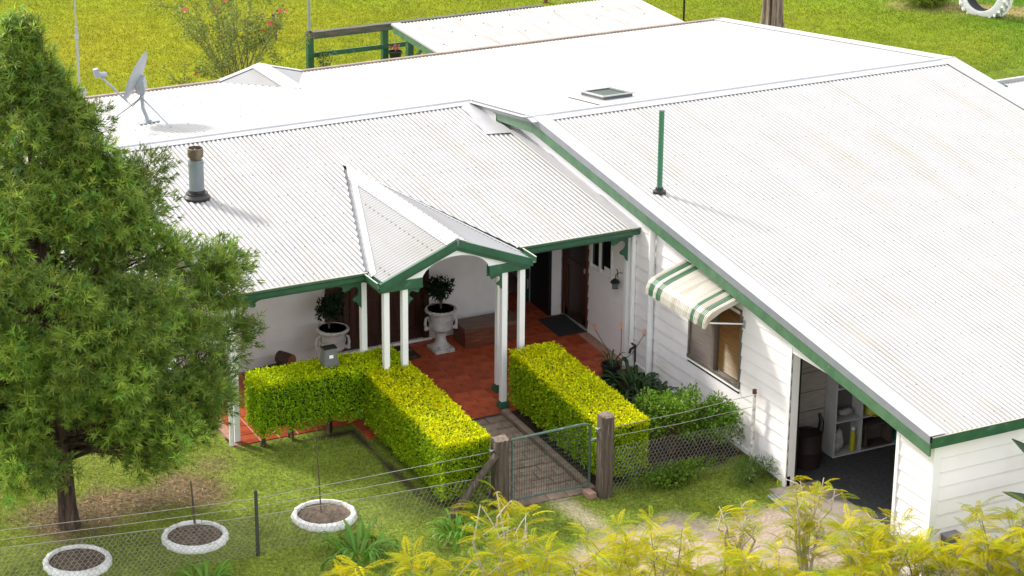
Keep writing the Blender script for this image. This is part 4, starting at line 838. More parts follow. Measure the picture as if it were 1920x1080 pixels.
hedge('golden hedge on the left side of the garden path, ending at the left gate post', -4.72, -4.0, 4.50, 7.06, 1.0, .16, 2, stems=((-4.4, 4.7), (-4.4, 5.6), (-4.4, 6.4)))
hedge('golden hedge on the right side of the garden path, beside the right gate post', -2.48, -1.74, 4.1, 6.86, 1.0, .17, 3, stems=((-2.1, 4.5), (-2.1, 5.5), (-2.1, 6.4)))

# ------------------------------------------------------------------ gate and posts
gt = thing('garden_gate', 'green tubular steel garden gate with welded wire infill', 'gate', (-3.15, 4.26, g(-3.1, 4.26)))
gl, gr_ = Vector((-3.77, 4.30, 0)), Vector((-2.60, 4.22, 0)); zt0, zt1, zb0, zb1 = 1.00, 1.05, .10, .12
mb = MB(); mb.tube([(gl.x, gl.y, zb0), (gl.x, gl.y, zt0)], .016, 8); rr_ = gr_ - gl
mb.tube([(gl.x, gl.y, zt0), gl.lerp(gr_, .90) + Vector((0, 0, zt1)), gl.lerp(gr_, .97) + Vector((0, 0, zt1 - .02)), gr_ + Vector((0, 0, zt1 - .09)), gr_ + Vector((0, 0, zb1))], .018, 8)
mb.tube([(gl.x, gl.y, zb0), gr_ + Vector((0, 0, zb1))], .016, 8); mb.build('frame', GATE, gt, smooth=True)
mb = MB()
for k in range(1, 32):
    p = gl.lerp(gr_, k / 32); mb.tube([p + Vector((0, -.012, zb0)), p + Vector((0, -.012, zt0 + .03))], .0026, 4, caps=False)
for k in range(1, 14):
    t_ = k / 14; mb.tube([gl + Vector((0, -.015, zb0 + (zt0 - zb0) * t_)), gr_ + Vector((0, -.015, zb1 + (zt1 - zb1 - .02) * t_))], .003 if k > 5 else .0028, 4, caps=False)
mb.build('wire_infill', GATED, gt)
mb = MB(); mb.bar(gr_ + Vector((0, -.02, .80)), gr_ + Vector((.12, -.02, .80)), .03, .02); mb.build('latch', GALD, gt)
def gpost(x, y, wx, wy, h, label):
    t = thing('gate_post', label, 'post', (x, y, g(x, y)), 'timber posts either side of the gate'); z0 = g(x, y)
    mb = MB(); a, b = wx / 2, wy / 2; c = .03
    for k in range(3):
        pass
    out = [(-a + c, -b), (a - c, -b), (a, -b + c), (a, b - c), (a - c, b), (-a + c, b), (-a, b - c), (-a, -b + c)]
    rings = []
    zs = [-.1, h * .3, h * .6, h * .9, h]
    for zz in zs: rings += [(x + p[0] * random.uniform(.97, 1.03), y + p[1] * random.uniform(.97, 1.03), z0 + zz + (random.gauss(0, .008) if zz == h else 0)) for p in out]
    mb.add(rings, [(k * 8 + i, k * 8 + (i + 1) % 8, (k + 1) * 8 + (i + 1) % 8, (k + 1) * 8 + i) for k in range(4) for i in range(8)])
    p = mb.build('post_shaft', POST, t)
    mb = MB(); mb.add([(q[0], q[1], q[2] + .001) for q in rings[-8:]] + [(x, y, z0 + h + .02)], [(i, (i + 1) % 8, 8) for i in range(8)]); mb.build('weathered_top', POSTE, t)
    mb = MB(); mb.tube([(x - a - .05, y - .02, z0 + h * .86), (x - a + .02, y - .02, z0 + h * .86)], .012, 6); mb.tube([(x - a - .05, y - .05, z0 + h * .86), (x - a - .05, y + .02, z0 + h * .86)], .01, 6); mb.build('eye_bolt', GALD, t)
gpost(-3.92, 4.36, .21, .2, 1.0, 'weathered timber gate post on the left of the gate, propped by a strut')
gpost(-2.46, 4.04, .20, .19, 1.21, 'taller weathered timber gate post on the right of the green gate')
mb = MB(); mb.tube([(-4.72, 4.34, -.03), (-4.03, 4.26, .84)], [.055, .05], 10); tag(mb.build('brace_post', POST, at=(-4.72, 4.34, 0), smooth=True), 'round timber strut leaning against the left gate post', 'post')
mb = MB(); mb.box(-2.72, -2.60, 4.0, 4.2, .0, .085); tag(mb.build('loose_brick', BRICK, at=(-2.66, 4.1, 0), bevel=.008), 'single pale brick on the ground at the foot of the right gate post', 'brick')

# ------------------------------------------------------------------ wire fences
def netting(mb, a, b, z0a, z1a, z0b, z1b, cell=.072, r=.0022):
    a = Vector(a); b = Vector(b); L = (b - a).length; nx = int(L / cell)
    def P(u, t):
        q = a.lerp(b, u); lo = z0a + (z0b - z0a) * u; hi = z1a + (z1b - z1a) * u; return Vector((q.x, q.y + .01 * math.sin(u * 23 + t * 5), lo + (hi - lo) * t))
    hgt = (z1a - z0a); ny = max(3, int(hgt / (cell * .86)))
    if ny % 2: ny += 1
    def tri(p, q):
        d = (q - p); 
        if d.length < 1e-5: return
        d.normalize(); u = d.cross(Vector((.3, .8, .5))).normalized(); w = d.cross(u)
        mb.add([p + u * r, p + (-u * .5 + w * .87) * r, p + (-u * .5 - w * .87) * r, q + u * r, q + (-u * .5 + w * .87) * r, q + (-u * .5 - w * .87) * r], [(0, 1, 4, 3), (1, 2, 5, 4), (2, 0, 3, 5)])
    for j in range(ny):
        for i in range(nx):
            o = .5 if j % 2 else 0
            u0 = (i + o) / nx; 
            if u0 > 1: continue
            t0 = j / ny; t1 = (j + .33) / ny; t2 = (j + 1) / ny
            A = P(u0, t0); B = P(u0, t1); tri(A, B)
            for s in (-.5, .5):
                uu = u0 + s / nx
                if 0 <= uu <= 1: tri(B, P(uu, t2))
wf = thing('wire_fence', 'low wire and chicken netting fence across the front lawn', 'fence', (-7.44, 4.43, g(-7.4, 4.43)))
FX0, FX1 = -13.5, -4.02
mb = MB(); mb.bar((-7.44, 4.43, g(0, 4.43) - .1), (-7.44, 4.43, .955), .035, .035); mb.bar((-7.425, 4.43, g(0, 4.43) - .1), (-7.425, 4.45, .95), .012, .05); mb.build('star_picket', pm('picket', (.035, .05, .04), (.05, .05, .045), sc=12, rough=.6), wf)
mb = MB(); mb.bar((-11.3, 4.43, g(0, 4.43) - .1), (-11.3, 4.43, 1.1), .035, .035); mb.build('star_picket', BLK, wf)
for zl, zm, zr in ((1.13, .845, .83), (1.0, .73, .645), (.89, .595, .469)):
    s_ = (zm - zl) / (-7.44 + 10.8); mb = MB()
    pts = [(FX0, 4.43, zm - s_ * (7.44 - 13.5) * -1 if False else zl + (zl - zm) / (10.8 - 7.44) * (13.5 - 10.8)), (-10.8, 4.43, zl), (-9.1, 4.43, (zl + zm) / 2 - .012), (-7.44, 4.43, zm), (-5.8, 4.43, (zm + zr) / 2 - .012), (FX1, 4.40, zr)]
    mb.tube(pts, .0045, 5); mb.build('wire', WIRE, wf)
mb = MB(); netting(mb, (-7.44, 4.425, 0), (-4.02, 4.41, 0), g(0, 4.43) + .01, .59, g(0, 4.43) + .01, .465); netting(mb, (-12.5, 4.425, 0), (-7.44, 4.425, 0), g(0, 4.43) + .01, 1.04, g(0, 4.43) + .01, .59)
o = mb.build('netting', WIRE, wf); o['kind'] = 'stuff'
wf2 = thing('wire_fence', 'short wire netting fence from the tall gate post to the house wall', 'fence', (-1.2, 4.0, g(-1.2, 4)))
for za, zb_ in ((1.02, 1.10), (.88, .92)):
    mb = MB(); mb.tube([(-2.36, 4.02, za), (-1.3, 4.0, (za + zb_) / 2 - .03), (-.14, 3.95, zb_)], .0045, 5); mb.build('wire', WIRE, wf2)
mb = MB(); netting(mb, (-2.36, 4.0, 0), (-.3, 3.97, 0), g(0, 4) + .02, .74, g(0, 4) + .02, .70, cell=.06); o = mb.build('netting', WIRE, wf2); o['kind'] = 'stuff'
mb = MB(); mb.tube([(-.12, 3.93, -.05), (-.12, 3.93, 1.13)], .028, 10); p_ = mb.build('wall_post', pm('flaking_white', (.70, .69, .66), (.55, .52, .48), sc=18, rough=.7, c3=(.22, .13, .08), sc3=12, lo3=.5, hi3=.65), wf2, smooth=True)
mb = MB(); mb.tube([(-.12, 3.93, 1.131), (-.12, 3.93, 1.19)], .033, 10); mb.build('rusty_cap', pm('rust', (.10, .035, .02), rough=.9), wf2)

# ------------------------------------------------------------------ white tyre planters
def planter(x, y, label, R=.43, seed=0, stake=None):
    z = g(x, y); t = thing('tyre_planter', label, 'tyre planter', (x, y, z), 'white painted tyre rings on the lawn'); r = random.Random(seed)
    prof = [(R * .87, -.02), (R * .84, .045), (R * .865, .07), (R * .92, .07), (R * .99, .055), (R * 1.04, .0), (R * 1.02, -.05)]
    mb = MB(); n = 66; vs_ = []
    for j in range(n):
        a = 2 * math.pi * j / n
        for q, (rr, zz) in enumerate(prof):
            k = 1 + (.012 * (1 if (j // 2) % 2 == 0 else -1) + r.gauss(0, .006) if q >= 4 else r.gauss(0, .003)); vs_.append((x + rr * k * math.cos(a), y + rr * k * math.sin(a), z + zz + r.gauss(0, .0015)))
    m = len(prof); mb.add(vs_, [(j * m + q, ((j + 1) % n) * m + q, ((j + 1) % n) * m + q + 1, j * m + q + 1) for j in range(n) for q in range(m - 1)]); mb.build('tyre', TYW, t, smooth=True)
    mb = MB(); vs_ = [(x, y, z + .045)]
    for j in range(20):
        a = 2 * math.pi * j / 20; vs_.append((x + R * .86 * math.cos(a), y + R * .86 * math.sin(a), z + .012 + r.uniform(0, .02)))
    mb.add(vs_, [(0, 1 + j, 1 + (j + 1) % 20) for j in range(20)]); mb.build('soil', pm('planter_soil', (.16, .11, .075), (.06, .042, .03), sc=14, rough=.95, bump=.7, bsc=40), t)
planter(-9.63, 5.2, 'white painted tyre ring lying at the far left, partly cut by the bottom edge', seed=1)
planter(-8.02, 5.2, 'white painted tyre ring in the middle, with a pointed stake behind it', seed=2)
planter(-6.23, 5.05, 'white painted tyre ring nearest the hedge, with a tall thin sapling', seed=3)
def stick(name, x, y, h, lean, label, cat, r=.012, mat=STEM, leafy=False):
    z = g(x, y); t = thing(name, label, cat, (x, y, z)); mb = MB(); mb.tube([(x, y, z - .05), (x + lean * .5, y, z + h * .5), (x + lean, y + .02, z + h)], [r, r * .85, r * .5], 6); mb.build('stem', mat, t)
    return t
stick('garden_stake', -7.98, 5.28, .78, -.03, 'thin weathered stake standing in the middle tyre ring', 'stake', .018, POST)
sp = stick('sapling', -6.25, 5.1, 1.15, -.05, 'tall thin sapling growing in the tyre ring nearest the hedge', 'sapling', .010, STEM)
n = 40; P = np.array([-6.29, 5.12, 1.2]) + rng.normal(0, (.12, .12, .10), (n, 3)); D = rand_dirs(n, .3); V, F = leaves(P, D, perp(D), rng.uniform(.04, .08, n), .02); npmesh('foliage', V, F, LEAF, sp, col=colrep(jitcol((.10, .15, .03), n)))
sp2 = stick('sapling', -8.0, 5.0, .35, .02, 'tiny bare seedling in the middle tyre ring', 'sapling', .006, STEM)

# ------------------------------------------------------------------ strap-leaf plants
def strap_meshes(L, W, mat, col, nm, seed):
    out = []; r = np.random.default_rng(seed)
    for k in range(5):
        lift = [1.25, 1.1, .95, .75, .6][k]; n = 7; V = []; a = lift; p = np.array([.02, 0, 0]); st = L / (n - 1); pts = []
        for i in range(n): pts.append(p.copy()); p = p + st * np.array([math.cos(a), 0, math.sin(a)]); a -= (.32 + .05 * k) * (i + 1) * .42
        for i, q in enumerate(pts):
            w = W * [.55, .8, .95, 1, .9, .6, .08][i] * .5
            V += [(q[0], -w, q[2] + w * .35), (q[0], 0, q[2]), (q[0], w, q[2] + w * .35)]
        F = []
        for i in range(n - 1): F += [(i * 3, i * 3 + 1, (i + 1) * 3 + 1, (i + 1) * 3), (i * 3 + 1, i * 3 + 2, (i + 1) * 3 + 2, (i + 1) * 3 + 1)]
        c = np.array(col) * math.exp(r.normal(0, .16)) * np.array([math.exp(r.normal(0, .12)), 1, 1])
        o = npmesh(nm, V, F, mat, col=np.tile(c, (len(V), 1)), smooth=True); out.append(o.data); bpy.data.objects.remove(o)
    return out
AG = strap_meshes(.55, .042, STRAP, (.10, .235, .022), 'agapanthus_leaf', 1); DKS = strap_meshes(.58, .055, STRAP, (.035, .075, .022), 'dark_strap_leaf', 2)
AGY = strap_meshes(.5, .04, STRAP, (.20, .22, .03), 'yellow_leaf', 5)
def strap_plant(name, label, x, y, n, meshes, sc=1.0, spread=.16, group=None, alt=None):
    z = g(x, y); t = thing(name, label, 'plant', (x, y, z), group)
    for i in range(n):
        a = i * 2.39996 + random.gauss(0, .2); rr = spread * math.sqrt(random.random()); k = min(4, int(5 * (i + .5) / n)) if i % 4 else random.randrange(5)
        me = random.choice(alt) if alt and random.random() < .06 else meshes[k]
        s = sc * random.uniform(.75, 1.15); inst('leaf', me, t, (x + rr * math.cos(a), y + rr * math.sin(a), z + .02), (random.gauss(0, .12), random.gauss(0, .12), a + random.gauss(0, .25)), (s, s, s * random.uniform(.85, 1.15)))
    return t
strap_plant('agapanthus', 'large bright green agapanthus clump just outside the wire fence, right of the star picket', -6.25, 3.85, 64, AG, 1.0, .24, 'agapanthus clumps along the fence', AGY)
strap_plant('agapanthus', 'agapanthus clump below the leaning timber strut', -4.85, 3.75, 48, AG, .85, .16, 'agapanthus clumps along the fence', AGY)
strap_plant('agapanthus', 'agapanthus clump cut by the bottom edge, below the middle tyre ring', -8.35, 3.92, 48, AG, .9, .2, 'agapanthus clumps along the fence', AGY)
strap_plant('clivia', 'dark green strappy clump against the side wall behind the right hedge', -.42, 6.75, 52, DKS, 1.0, .22, 'dark strap-leaved plants by the side wall')
strap_plant('clivia', 'dark strappy clump below the side window, behind the small bushes', -.50, 5.95, 40, DKS, .9, .25, 'dark strap-leaved plants by the side wall')
strap_plant('clivia', 'low dark strappy clump at the foot of the round white pipe', -.35, 6.35, 28, DKS, .85, .18, 'dark strap-leaved plants by the side wall')
al = thing('aloe_pot', 'black pot of spiky aloe with three orange flower spikes beside the porch', 'potted plant', (-.52, 7.25, zf(7.25)))
mb = MB(); mb.lathe([(.12, zf(7.25)), (.15, zf(7.25) + .22), (.165, zf(7.25) + .23), (.165, zf(7.25) + .26), (.14, zf(7.25) + .26), (.13, zf(7.25) + .22), (0, zf(7.25) + .22)], (-.52, 7.25, 0), 16); mb.build('pot', BLK, al, smooth=True)
for hx_, hy_, hz_ in ((-.42, 7.95, .80), (-.30, 7.35, 1.00), (.0 - .08, 7.05, .96)):
    mb = MB(); e = Vector((hx_, hy_, hz_ - .06)); s0 = Vector((-.50, 7.2, .42)); mb.tube([s0, s0.lerp(e, .5) + Vector((.03, -.05, -.04)), e], .006, 5); mb.build('flower_stalk', STEM, al)
    mb = MB()
    for q in range(26):
        a = q * 2.4; zz = q / 26 * .11; rr = .022 + .012 * math.sin(q * .12 * math.pi); p = e + Vector((math.cos(a) * .012, math.sin(a) * .012, zz)); tip = p + Vector((math.cos(a) * rr, math.sin(a) * rr, -.022)); u = Vector((-math.sin(a), math.cos(a), 0)) * .006; mb.add([p - u, p + u, tip + u * .6, tip - u * .6], [(0, 1, 2, 3)])
    mb.build('flower', ORA, al)
for i in range(12):
    a = i * 2.4; inst('leaf', DKS[i % 3], al, (-.52 + .04 * math.cos(a), 7.25 + .04 * math.sin(a), zf(7.25) + .22), (0, 0, a), (.6, .5, .6))

# ------------------------------------------------------------------ leafy bushes
def bush(name, label, x, y, rx, ry, h, n, col, L=.05, W=.028, seed=0, group=None, z0=None, mat=None, alt=None, frac=0., lumps=14, part='foliage'):
    global rng
    z = g(x, y) if z0 is None else z0; t = thing(name, label, 'shrub', (x, y, z), group); r = np.random.default_rng(seed)
    mb = MB()
    cs = []
    for k in range(lumps):
        a = r.uniform(0, 6.28); q = r.uniform(.2, .8); c = np.array([x + rx * q * math.cos(a), y + ry * q * math.sin(a), z + h * r.uniform(.3, .85)]); cs.append(c)
        mb.tube([(x, y, z - .02), ((x + c[0]) / 2, (y + c[1]) / 2, z + (c[2] - z) * .45), tuple(c)], [.012, .008, .004], 5, caps=False)
    mb.build('stem', STEM, t)
    cs = np.array(cs); idx = r.integers(0, lumps, n); d = r.normal(size=(n, 3)); d[:, 2] += .3; d /= np.linalg.norm(d, axis=1, keepdims=True)
    P = cs[idx] + d * (np.array([rx, ry, h * .5]) * .42 * r.uniform(.3, 1.05, (n, 1))); P[:, 2] = np.maximum(P[:, 2], z + .02)
    D = d + r.normal(size=(n, 3)) * .6; D /= np.linalg.norm(D, axis=1, keepdims=True); N0 = d + np.array([0, 0, .6]) + r.normal(size=(n, 3)) * .3; N0 -= D * (N0 * D).sum(1, keepdims=True); N0 /= np.linalg.norm(N0, axis=1, keepdims=True)
    V, F = leaves(P, D, N0, r.uniform(L * .7, L * 1.2, n), r.uniform(W * .7, W * 1.2, n)); c = jitcol(col, n, .22, alt, frac) * np.exp(r.normal(0, .15, lumps))[idx][:, None]
    npmesh(part, V, F, mat or LEAF, t, col=colrep(c)); return t
bush('garden_shrub', 'bright green leafy bush between the right hedge and the side wall', -.95, 4.75, .5, .45, .92, 4200, (.14, .25, .02), seed=4, group='small bushes beside the right hedge')
bush('garden_shrub', 'upright glossy green bush against the white side wall behind the netting', -.36, 4.62, .42, .45, 1.05, 4200, (.11, .21, .02), seed=5, group='small bushes beside the right hedge')
bush('garden_shrub', 'low dark leafy mound at the foot of the netting by the tall gate post', -1.5, 3.95, .8, .3, .32, 1800, (.10, .18, .016), seed=6, group='small bushes beside the right hedge')
bush('weed_mound', 'grassy weed mound against the wall base near the garage door', -.35, 3.55, .35, .35, .30, 1100, (.07, .12, .02), L=.13, W=.010, seed=7)
bush('topiary', 'dark standard topiary ball with stem in the tall pedestal urn', -2.45, 9.22, .20, .20, .40, 900, (.016, .038, .014), L=.075, W=.03, seed=8, group='topiary balls in urns', z0=1.10, lumps=16)
bush('topiary', 'dark standard topiary ball in the urn half hidden by the grey box', -4.33, 9.2, .21, .21, .42, 1000, (.014, .036, .014), L=.07, W=.028, seed=9, group='topiary balls in urns', z0=1.12, lumps=16)
def topi(x, zs): 
    mb = MB(); mb.tube([(x, 9.22, .95), (x + .01, 9.22, zs)], .016, 8); return mb
for o in [o for o in COL.objects if o.name.startswith('topiary')]:
    x = LOC[o.name].x; topi(x, 1.42).build('stem', STEM, o)

# ------------------------------------------------------------------ urns, chest, mats and small things on the porch
def urn(x, y, zp, label):
    z = zf(y) + .01; t = thing('garden_urn', label, 'urn', (x, y, z), 'cast stone urns on the porch'); k = zp
    mb = MB(); mb.hexa([(x - .165, y - .165, z - .01), (x + .165, y - .165, z - .01), (x + .165, y + .165, z + .01), (x - .165, y + .165, z + .01), (x - .165, y - .165, z + .05), (x + .165, y - .165, z + .05), (x + .165, y + .165, z + .055), (x - .165, y + .165, z + .055)]); mb.build('plinth', STONE, t, bevel=.006)
    mb = MB(); mb.lathe([(.15, z + .05), (.145, z + .075), (.125, z + .09), (.095, z + .13), (.075, z + .20), (.075, z + .25), (.095, z + .262), (.095, z + .285), (.075, z + .295)], (x, y, 0), 24); mb.build('pedestal', STONE, t, smooth=True)
    mb = MB(); mb.lathe([(.075, z + .295), (.13, z + .315), (.175, z + .36)], (x, y, 0), 40, flute=.06); mb.build('gadrooned_base', STONE, t)
    mb = MB(); mb.lathe([(.175, z + .36), (.19, z + .39), (.185, z + .43), (.178, z + .53), (.185, z + .60), (.20, z + .62)], (x, y, 0), 28); mb.build('bowl', STONE, t, smooth=True)
    mb = MB(); mb.lathe([(.20, z + .62), (.245, z + .64), (.255, z + .665), (.245, z + .685)], (x, y, 0), 56, flute=.035); mb.lathe([(.245, z + .685), (.235, z + .69), (.18, z + .68), (.165, z + .62), (.0, z + .62)], (x, y, 0), 28); mb.build('rim', STONE, t)
    mb = MB(); mb.lathe([(.166, z + .634), (0, z + .65)], (x, y, 0), 20); mb.build('soil', SOIL, t)
    for s in (-1, 1):
        a = .25; dx, dy = math.cos(a) * s, math.sin(a) * s * -1
        mb = MB(); mb.tube([(x + dx * .18, y + dy * .18, z + .36), (x + dx * .235, y + dy * .235, z + .375), (x + dx * .25, y + dy * .25, z + .44), (x + dx * .235, y + dy * .235, z + .53), (x + dx * .20, y + dy * .20, z + .55)], [.026, .03, .022, .02, .018], 8); mb.lathe([(0.0, -.03), (.03, -.02), (.035, .01), (.0, .04)], (x + dx * .235, y + dy * .235, z + .355), 8); mb.build('handle', STONE, t, smooth=True)
    mb = MB()
    for i in range(11):     # swag relief
        a = i / 10 * 6.28; p = lambda q: (x + .192 * math.cos(q), y + .192 * math.sin(q), z + .53 - .05 * abs(math.sin(q * 2.5)))
        mb.tube([p(a), p(a + .2), p(a + .4), p(a + .6)], .010, 5)
    mb.build('swag_relief', STONE, t, smooth=True)
urn(-2.45, 9.22, 0, 'pale cast stone urn on pedestal standing right of the double doors')
urn(-4.28, 9.2, 0, 'pale cast stone urn left of the double doors, behind the hedge')
ch = thing('wooden_chest', 'low reddish brown wooden chest against the rendered porch wall', 'chest', (-1.6, 9.28, zf(9.28)))
z = zf(9.28) + .012
mb = MB(); mb.box(-2.10, -1.10, 9.07, 9.49, z - .01, z + .25); mb.build('body', CHEST, ch, bevel=.006)
mb = MB(); mb.box(-2.115, -1.085, 9.055, 9.505, z + .252, z + .325); mb.build('lid', CHESTL, ch, bevel=.008)
mb = MB(); mb.box(-1.48, -1.43, 9.045, 9.07, z + .19, z + .27); mb.build('clasp', TIM, ch)
def mat_(name, x0, x1, y0, y1, m, label, th=.014):
    mb = MB(); slab(mb, x0, x1, y0, y1, .012 + th, th); tag(mb.build(name, m, at=((x0 + x1) / 2, (y0 + y1) / 2, zf((y0 + y1) / 2)), bevel=.004), label, 'doormat')
mat_('door_mat', -.53, -.04, 8.90, 9.62, RUBMAT, 'black rubber doormat in front of the stable door')
mat_('door_mat', -3.40, -2.86, 9.05, 9.55, COIR, 'brown and black patterned coir doormat in front of the double doors')
lg = thing('grey_box', 'dark grey tapered outdoor box with small white label above the hedge', 'box', (-5.14, 7.32, 1.15))
mb = MB(); x0, x1, y0, y1, z0, z1 = -5.26, -5.02, 7.24, 7.44, 1.225, 1.49
mb.hexa([(x0, y0, z0), (x1, y0, z0), (x1, y1, z0), (x0, y1, z0), (x0 + .025, y0 + .03, z1), (x1 - .025, y0 + .03, z1), (x1 - .025, y1 - .03, z1), (x0 + .025, y1 - .03, z1)]); mb.build('case', GREYC, lg, bevel=.012)
mb = MB(); mb.box(x0 + .015, x1 - .015, y0 + .03, y1 - .03, z1 + .002, z1 + .02); mb.box(x0 - .015, x1 + .015, y0 - .015, y1 + .015, z0 - .03, z0 - .002); mb.tube([(-5.14, 7.34, zf(7.3)), (-5.14, 7.34, z0 - .02)], .03, 8); mb.build('lid', BLK, lg)
mb = MB(); mb.hexa([(-5.17, y0 + .010, z0 + .135), (-5.11, y0 + .010, z0 + .135), (-5.11, y0 + .03, z0 + .135), (-5.17, y0 + .03, z0 + .135), (-5.17, y0 + .0155, z0 + .18), (-5.11, y0 + .0155, z0 + .18), (-5.11, y0 + .03, z0 + .18), (-5.17, y0 + .03, z0 + .18)]); mb.build('label', WHT, lg)
def log(x, y, z, r, l, ang, label, n=0):
    t = thing('firewood_log', label, 'log', (x, y, z), 'firewood logs by the porch wall'); d = Vector((math.cos(ang), math.sin(ang), 0)); mb = MB(); c = Vector((x, y, z + r)); mb.tube([c - d * l / 2, c, c + d * l / 2], [r, r * 1.03, r * .97], 14); mb.build('bark', pm('log_bark', (.06, .03, .018), (.025, .013, .009), sc=14, rough=.95, bump=.6), t)
    for s in (-1, 1): mb = MB(); mb.lathe([(r * .88, 0), (r * .86, .004), (0, .005)], c + d * (l / 2 * s * 1.0), 14, d * s); mb.build('cut_end', LOGE, t)
log(-5.0, 9.35, zf(9.3) + .16, .10, .26, -1.15, 'sawn firewood log with reddish cut end on top of the pile by the wall')
log(-5.08, 9.42, zf(9.3) + .01, .085, .4, .1, 'lower dark log under the sawn log at the wall')
log(-5.42, 9.42, zf(9.3) + .01, .075, .35, .15, 'dark bark-covered log leftmost along the wall')
ln = thing('wall_lantern', 'small dark hanging lantern on a bracket by the stable door window', 'lantern', (-.12, 7.86, 1.5))
mb = MB(); mb.tube([(-.0, 7.86, 1.62), (-.06, 7.86, 1.64), (-.13, 7.85, 1.62), (-.14, 7.85, 1.56)], .007, 6); mb.tube([(-.02, 7.98, 1.52), (-.03, 7.98, 1.64), (-.05, 7.98, 1.66)], .006, 5); mb.build('bracket', BLK, ln)
mb = MB(); mb.lathe([(.085, 1.50), (.06, 1.53), (.02, 1.56), (0, 1.565)], (-.14, 7.85, 0), 6); mb.build('hood', BLK, ln); mb = MB(); mb.lathe([(.05, 1.40), (.055, 1.405), (.0, 1.40)], (-.14, 7.85, 0), 6); mb.build('lantern_base', BLK, ln)
mb = MB(); mb.lathe([(.045, 1.405), (.062, 1.50)], (-.14, 7.85, 0), 6); mb.build('glass', pm('lantern_glass', (.12, .16, .16), rough=.1), ln)

# ------------------------------------------------------------------ things inside the garage
sh = thing('shelf_unit', 'pale grey open shelf unit seen through the garage door', 'shelf', (1.75, 3.85, -.03))
x0, x1, y0, y1 = 1.13, 2.55, 3.70, 3.975
mb = MB(); mb.box(x0, x0 + .02, y0, y1, -.03, 1.75); mb.build('side_panel', SHELF, sh)
mb = MB(); mb.box(1.60, 1.62, y0 + .01, y1, -.01, 1.75); mb.build('divider', SHELF, sh); mb = MB(); mb.box(x1 - .02, x1, y0, y1, -.03, 1.75); mb.build('divider', SHELF, sh)
for zz, a, b in ((-.029, x0 + .021, x1 - .021), (.50, x0 + .021, 1.599), (1.02, x0 + .021, 1.599), (1.45, x0 + .021, 1.599), (.50, 1.621, x1 - .021), (1.0, 1.621, x1 - .021)):
    mb = MB(); mb.box(a, b, y0 + .004, y1, zz, zz + .02); mb.build('shelf_board', SHELF, sh)
mb = MB(); mb.box(x0 + .022, x1 - .022, y1 - .008, y1 - .001, .0, 1.74); mb.build('back_panel', pm('shelf_back', (.16, .15, .15), rough=.7), sh)
def blob(name, c, r, m, label, cat, squash=(1, 1, 1), seed=0, group=None):
    rr = random.Random(seed); mb = MB(); n = 12; prof = []
    vs_ = []; k = 8
    for i in range(k + 1):
        th = math.pi * i / k
        for j in range(n):
            a = 2 * math.pi * j / n; q = r * rr.uniform(.8, 1.1); vs_.append((c[0] + q * math.sin(th) * math.cos(a) * squash[0], c[1] + q * math.sin(th) * math.sin(a) * squash[1], c[2] + r * squash[2] - q * math.cos(th) * squash[2]))
    mb.add(vs_, [(i * n + j, i * n + (j + 1) % n, (i + 1) * n + (j + 1) % n, (i + 1) * n + j) for i in range(k) for j in range(n)])
    tag(mb.build(name, m, at=c, smooth=True), label, cat, group)
blob('plastic_sack', (1.26, 3.82, -.01), .13, SACK, 'crumpled grey plastic sack on the bottom shelf of the garage unit', 'sack', (.8, .8, 1.5), 1)
blob('plastic_sack', (1.42, 3.86, .53), .10, SACK, 'white bundle of rags on the second shelf', 'rags', (1.3, .9, .6), 2)
blob('plastic_sack', (1.35, 3.82, 1.04), .085, pm('white_roll', (.55, .54, .53), rough=.6), 'pale rolled bundle on the upper shelf', 'bundle', (1.9, .9, .8), 3)
bt = thing('spray_bottle', 'yellow bottle with white cap on the bottom shelf', 'bottle', (1.50, 3.76, -.01))
mb = MB(); mb.lathe([(.035, -.008), (.042, .05), (.045, .22), (.03, .29), (.018, .31)], (1.50, 3.76, 0), 12); mb.build('body', YEL, bt, smooth=True)
mb = MB(); mb.lathe([(.02, .312), (.03, .33), (.028, .36), (0, .37)], (1.50, 3.76, 0), 10); mb.build('cap', WHT, bt)
hm = MB(); hm.lathe([(.14, .525), (.135, .55), (.125, .60), (.09, .66), (.04, .69), (0, .695)], (1.85, 3.80, 0), 18); hm.box(1.75, 1.95, 3.62, 3.72, .525, .535); tag(hm.build('safety_helmet', YEL, at=(1.85, 3.8, .52), smooth=True), 'yellow helmet on the shelf right of the divider', 'helmet')
bk = thing('teal_bucket', 'teal plastic bucket at the right end of the shelf unit', 'bucket', (2.36, 3.80, -.01))
mb = MB(); mb.lathe([(.085, -.008), (.10, .15), (.112, .26), (.118, .27), (.10, .26), (.085, .02), (0, .02)], (2.36, 3.80, 0), 18); mb.build('body', TEAL, bk, smooth=True)
mb = MB(); mb.tube([(2.25, 3.80, .26), (2.27, 3.78, .36), (2.36, 3.77, .41), (2.45, 3.78, .36), (2.47, 3.80, .26)], .006, 5); mb.build('handle', TEAL, bk)
cr = thing('storage_crate', 'dark open wooden crate on the bottom shelf', 'crate', (1.92, 3.82, -.01))
for a, b in ((1.70, 1.73), (2.14, 2.17)): mb = MB(); mb.box(a, b, 3.72, 3.95, -.008, .36); mb.build('side', POST, cr)
mb = MB(); mb.box(1.731, 2.139, 3.72, 3.95, .33, .36); mb.build('board', POST, cr); mb = MB(); mb.box(1.731, 2.139, 3.72, 3.95, -.008, .012); mb.build('board', POST, cr)
br = thing('storage_drum', 'dark reddish drum standing inside the garage doorway', 'drum', (.72, 3.6, -.03))
mb = MB(); mb.lathe([(.19, -.029), (.20, .05), (.195, .2), (.205, .22), (.195, .24), (.20, .46), (.205, .48), (.19, .49), (.18, .46), (0, .44)], (.66, 3.68, 0), 22); mb.build('body', pm('drum', (.022, .009, .008), (.014, .007, .006), rough=.7), br, smooth=True)
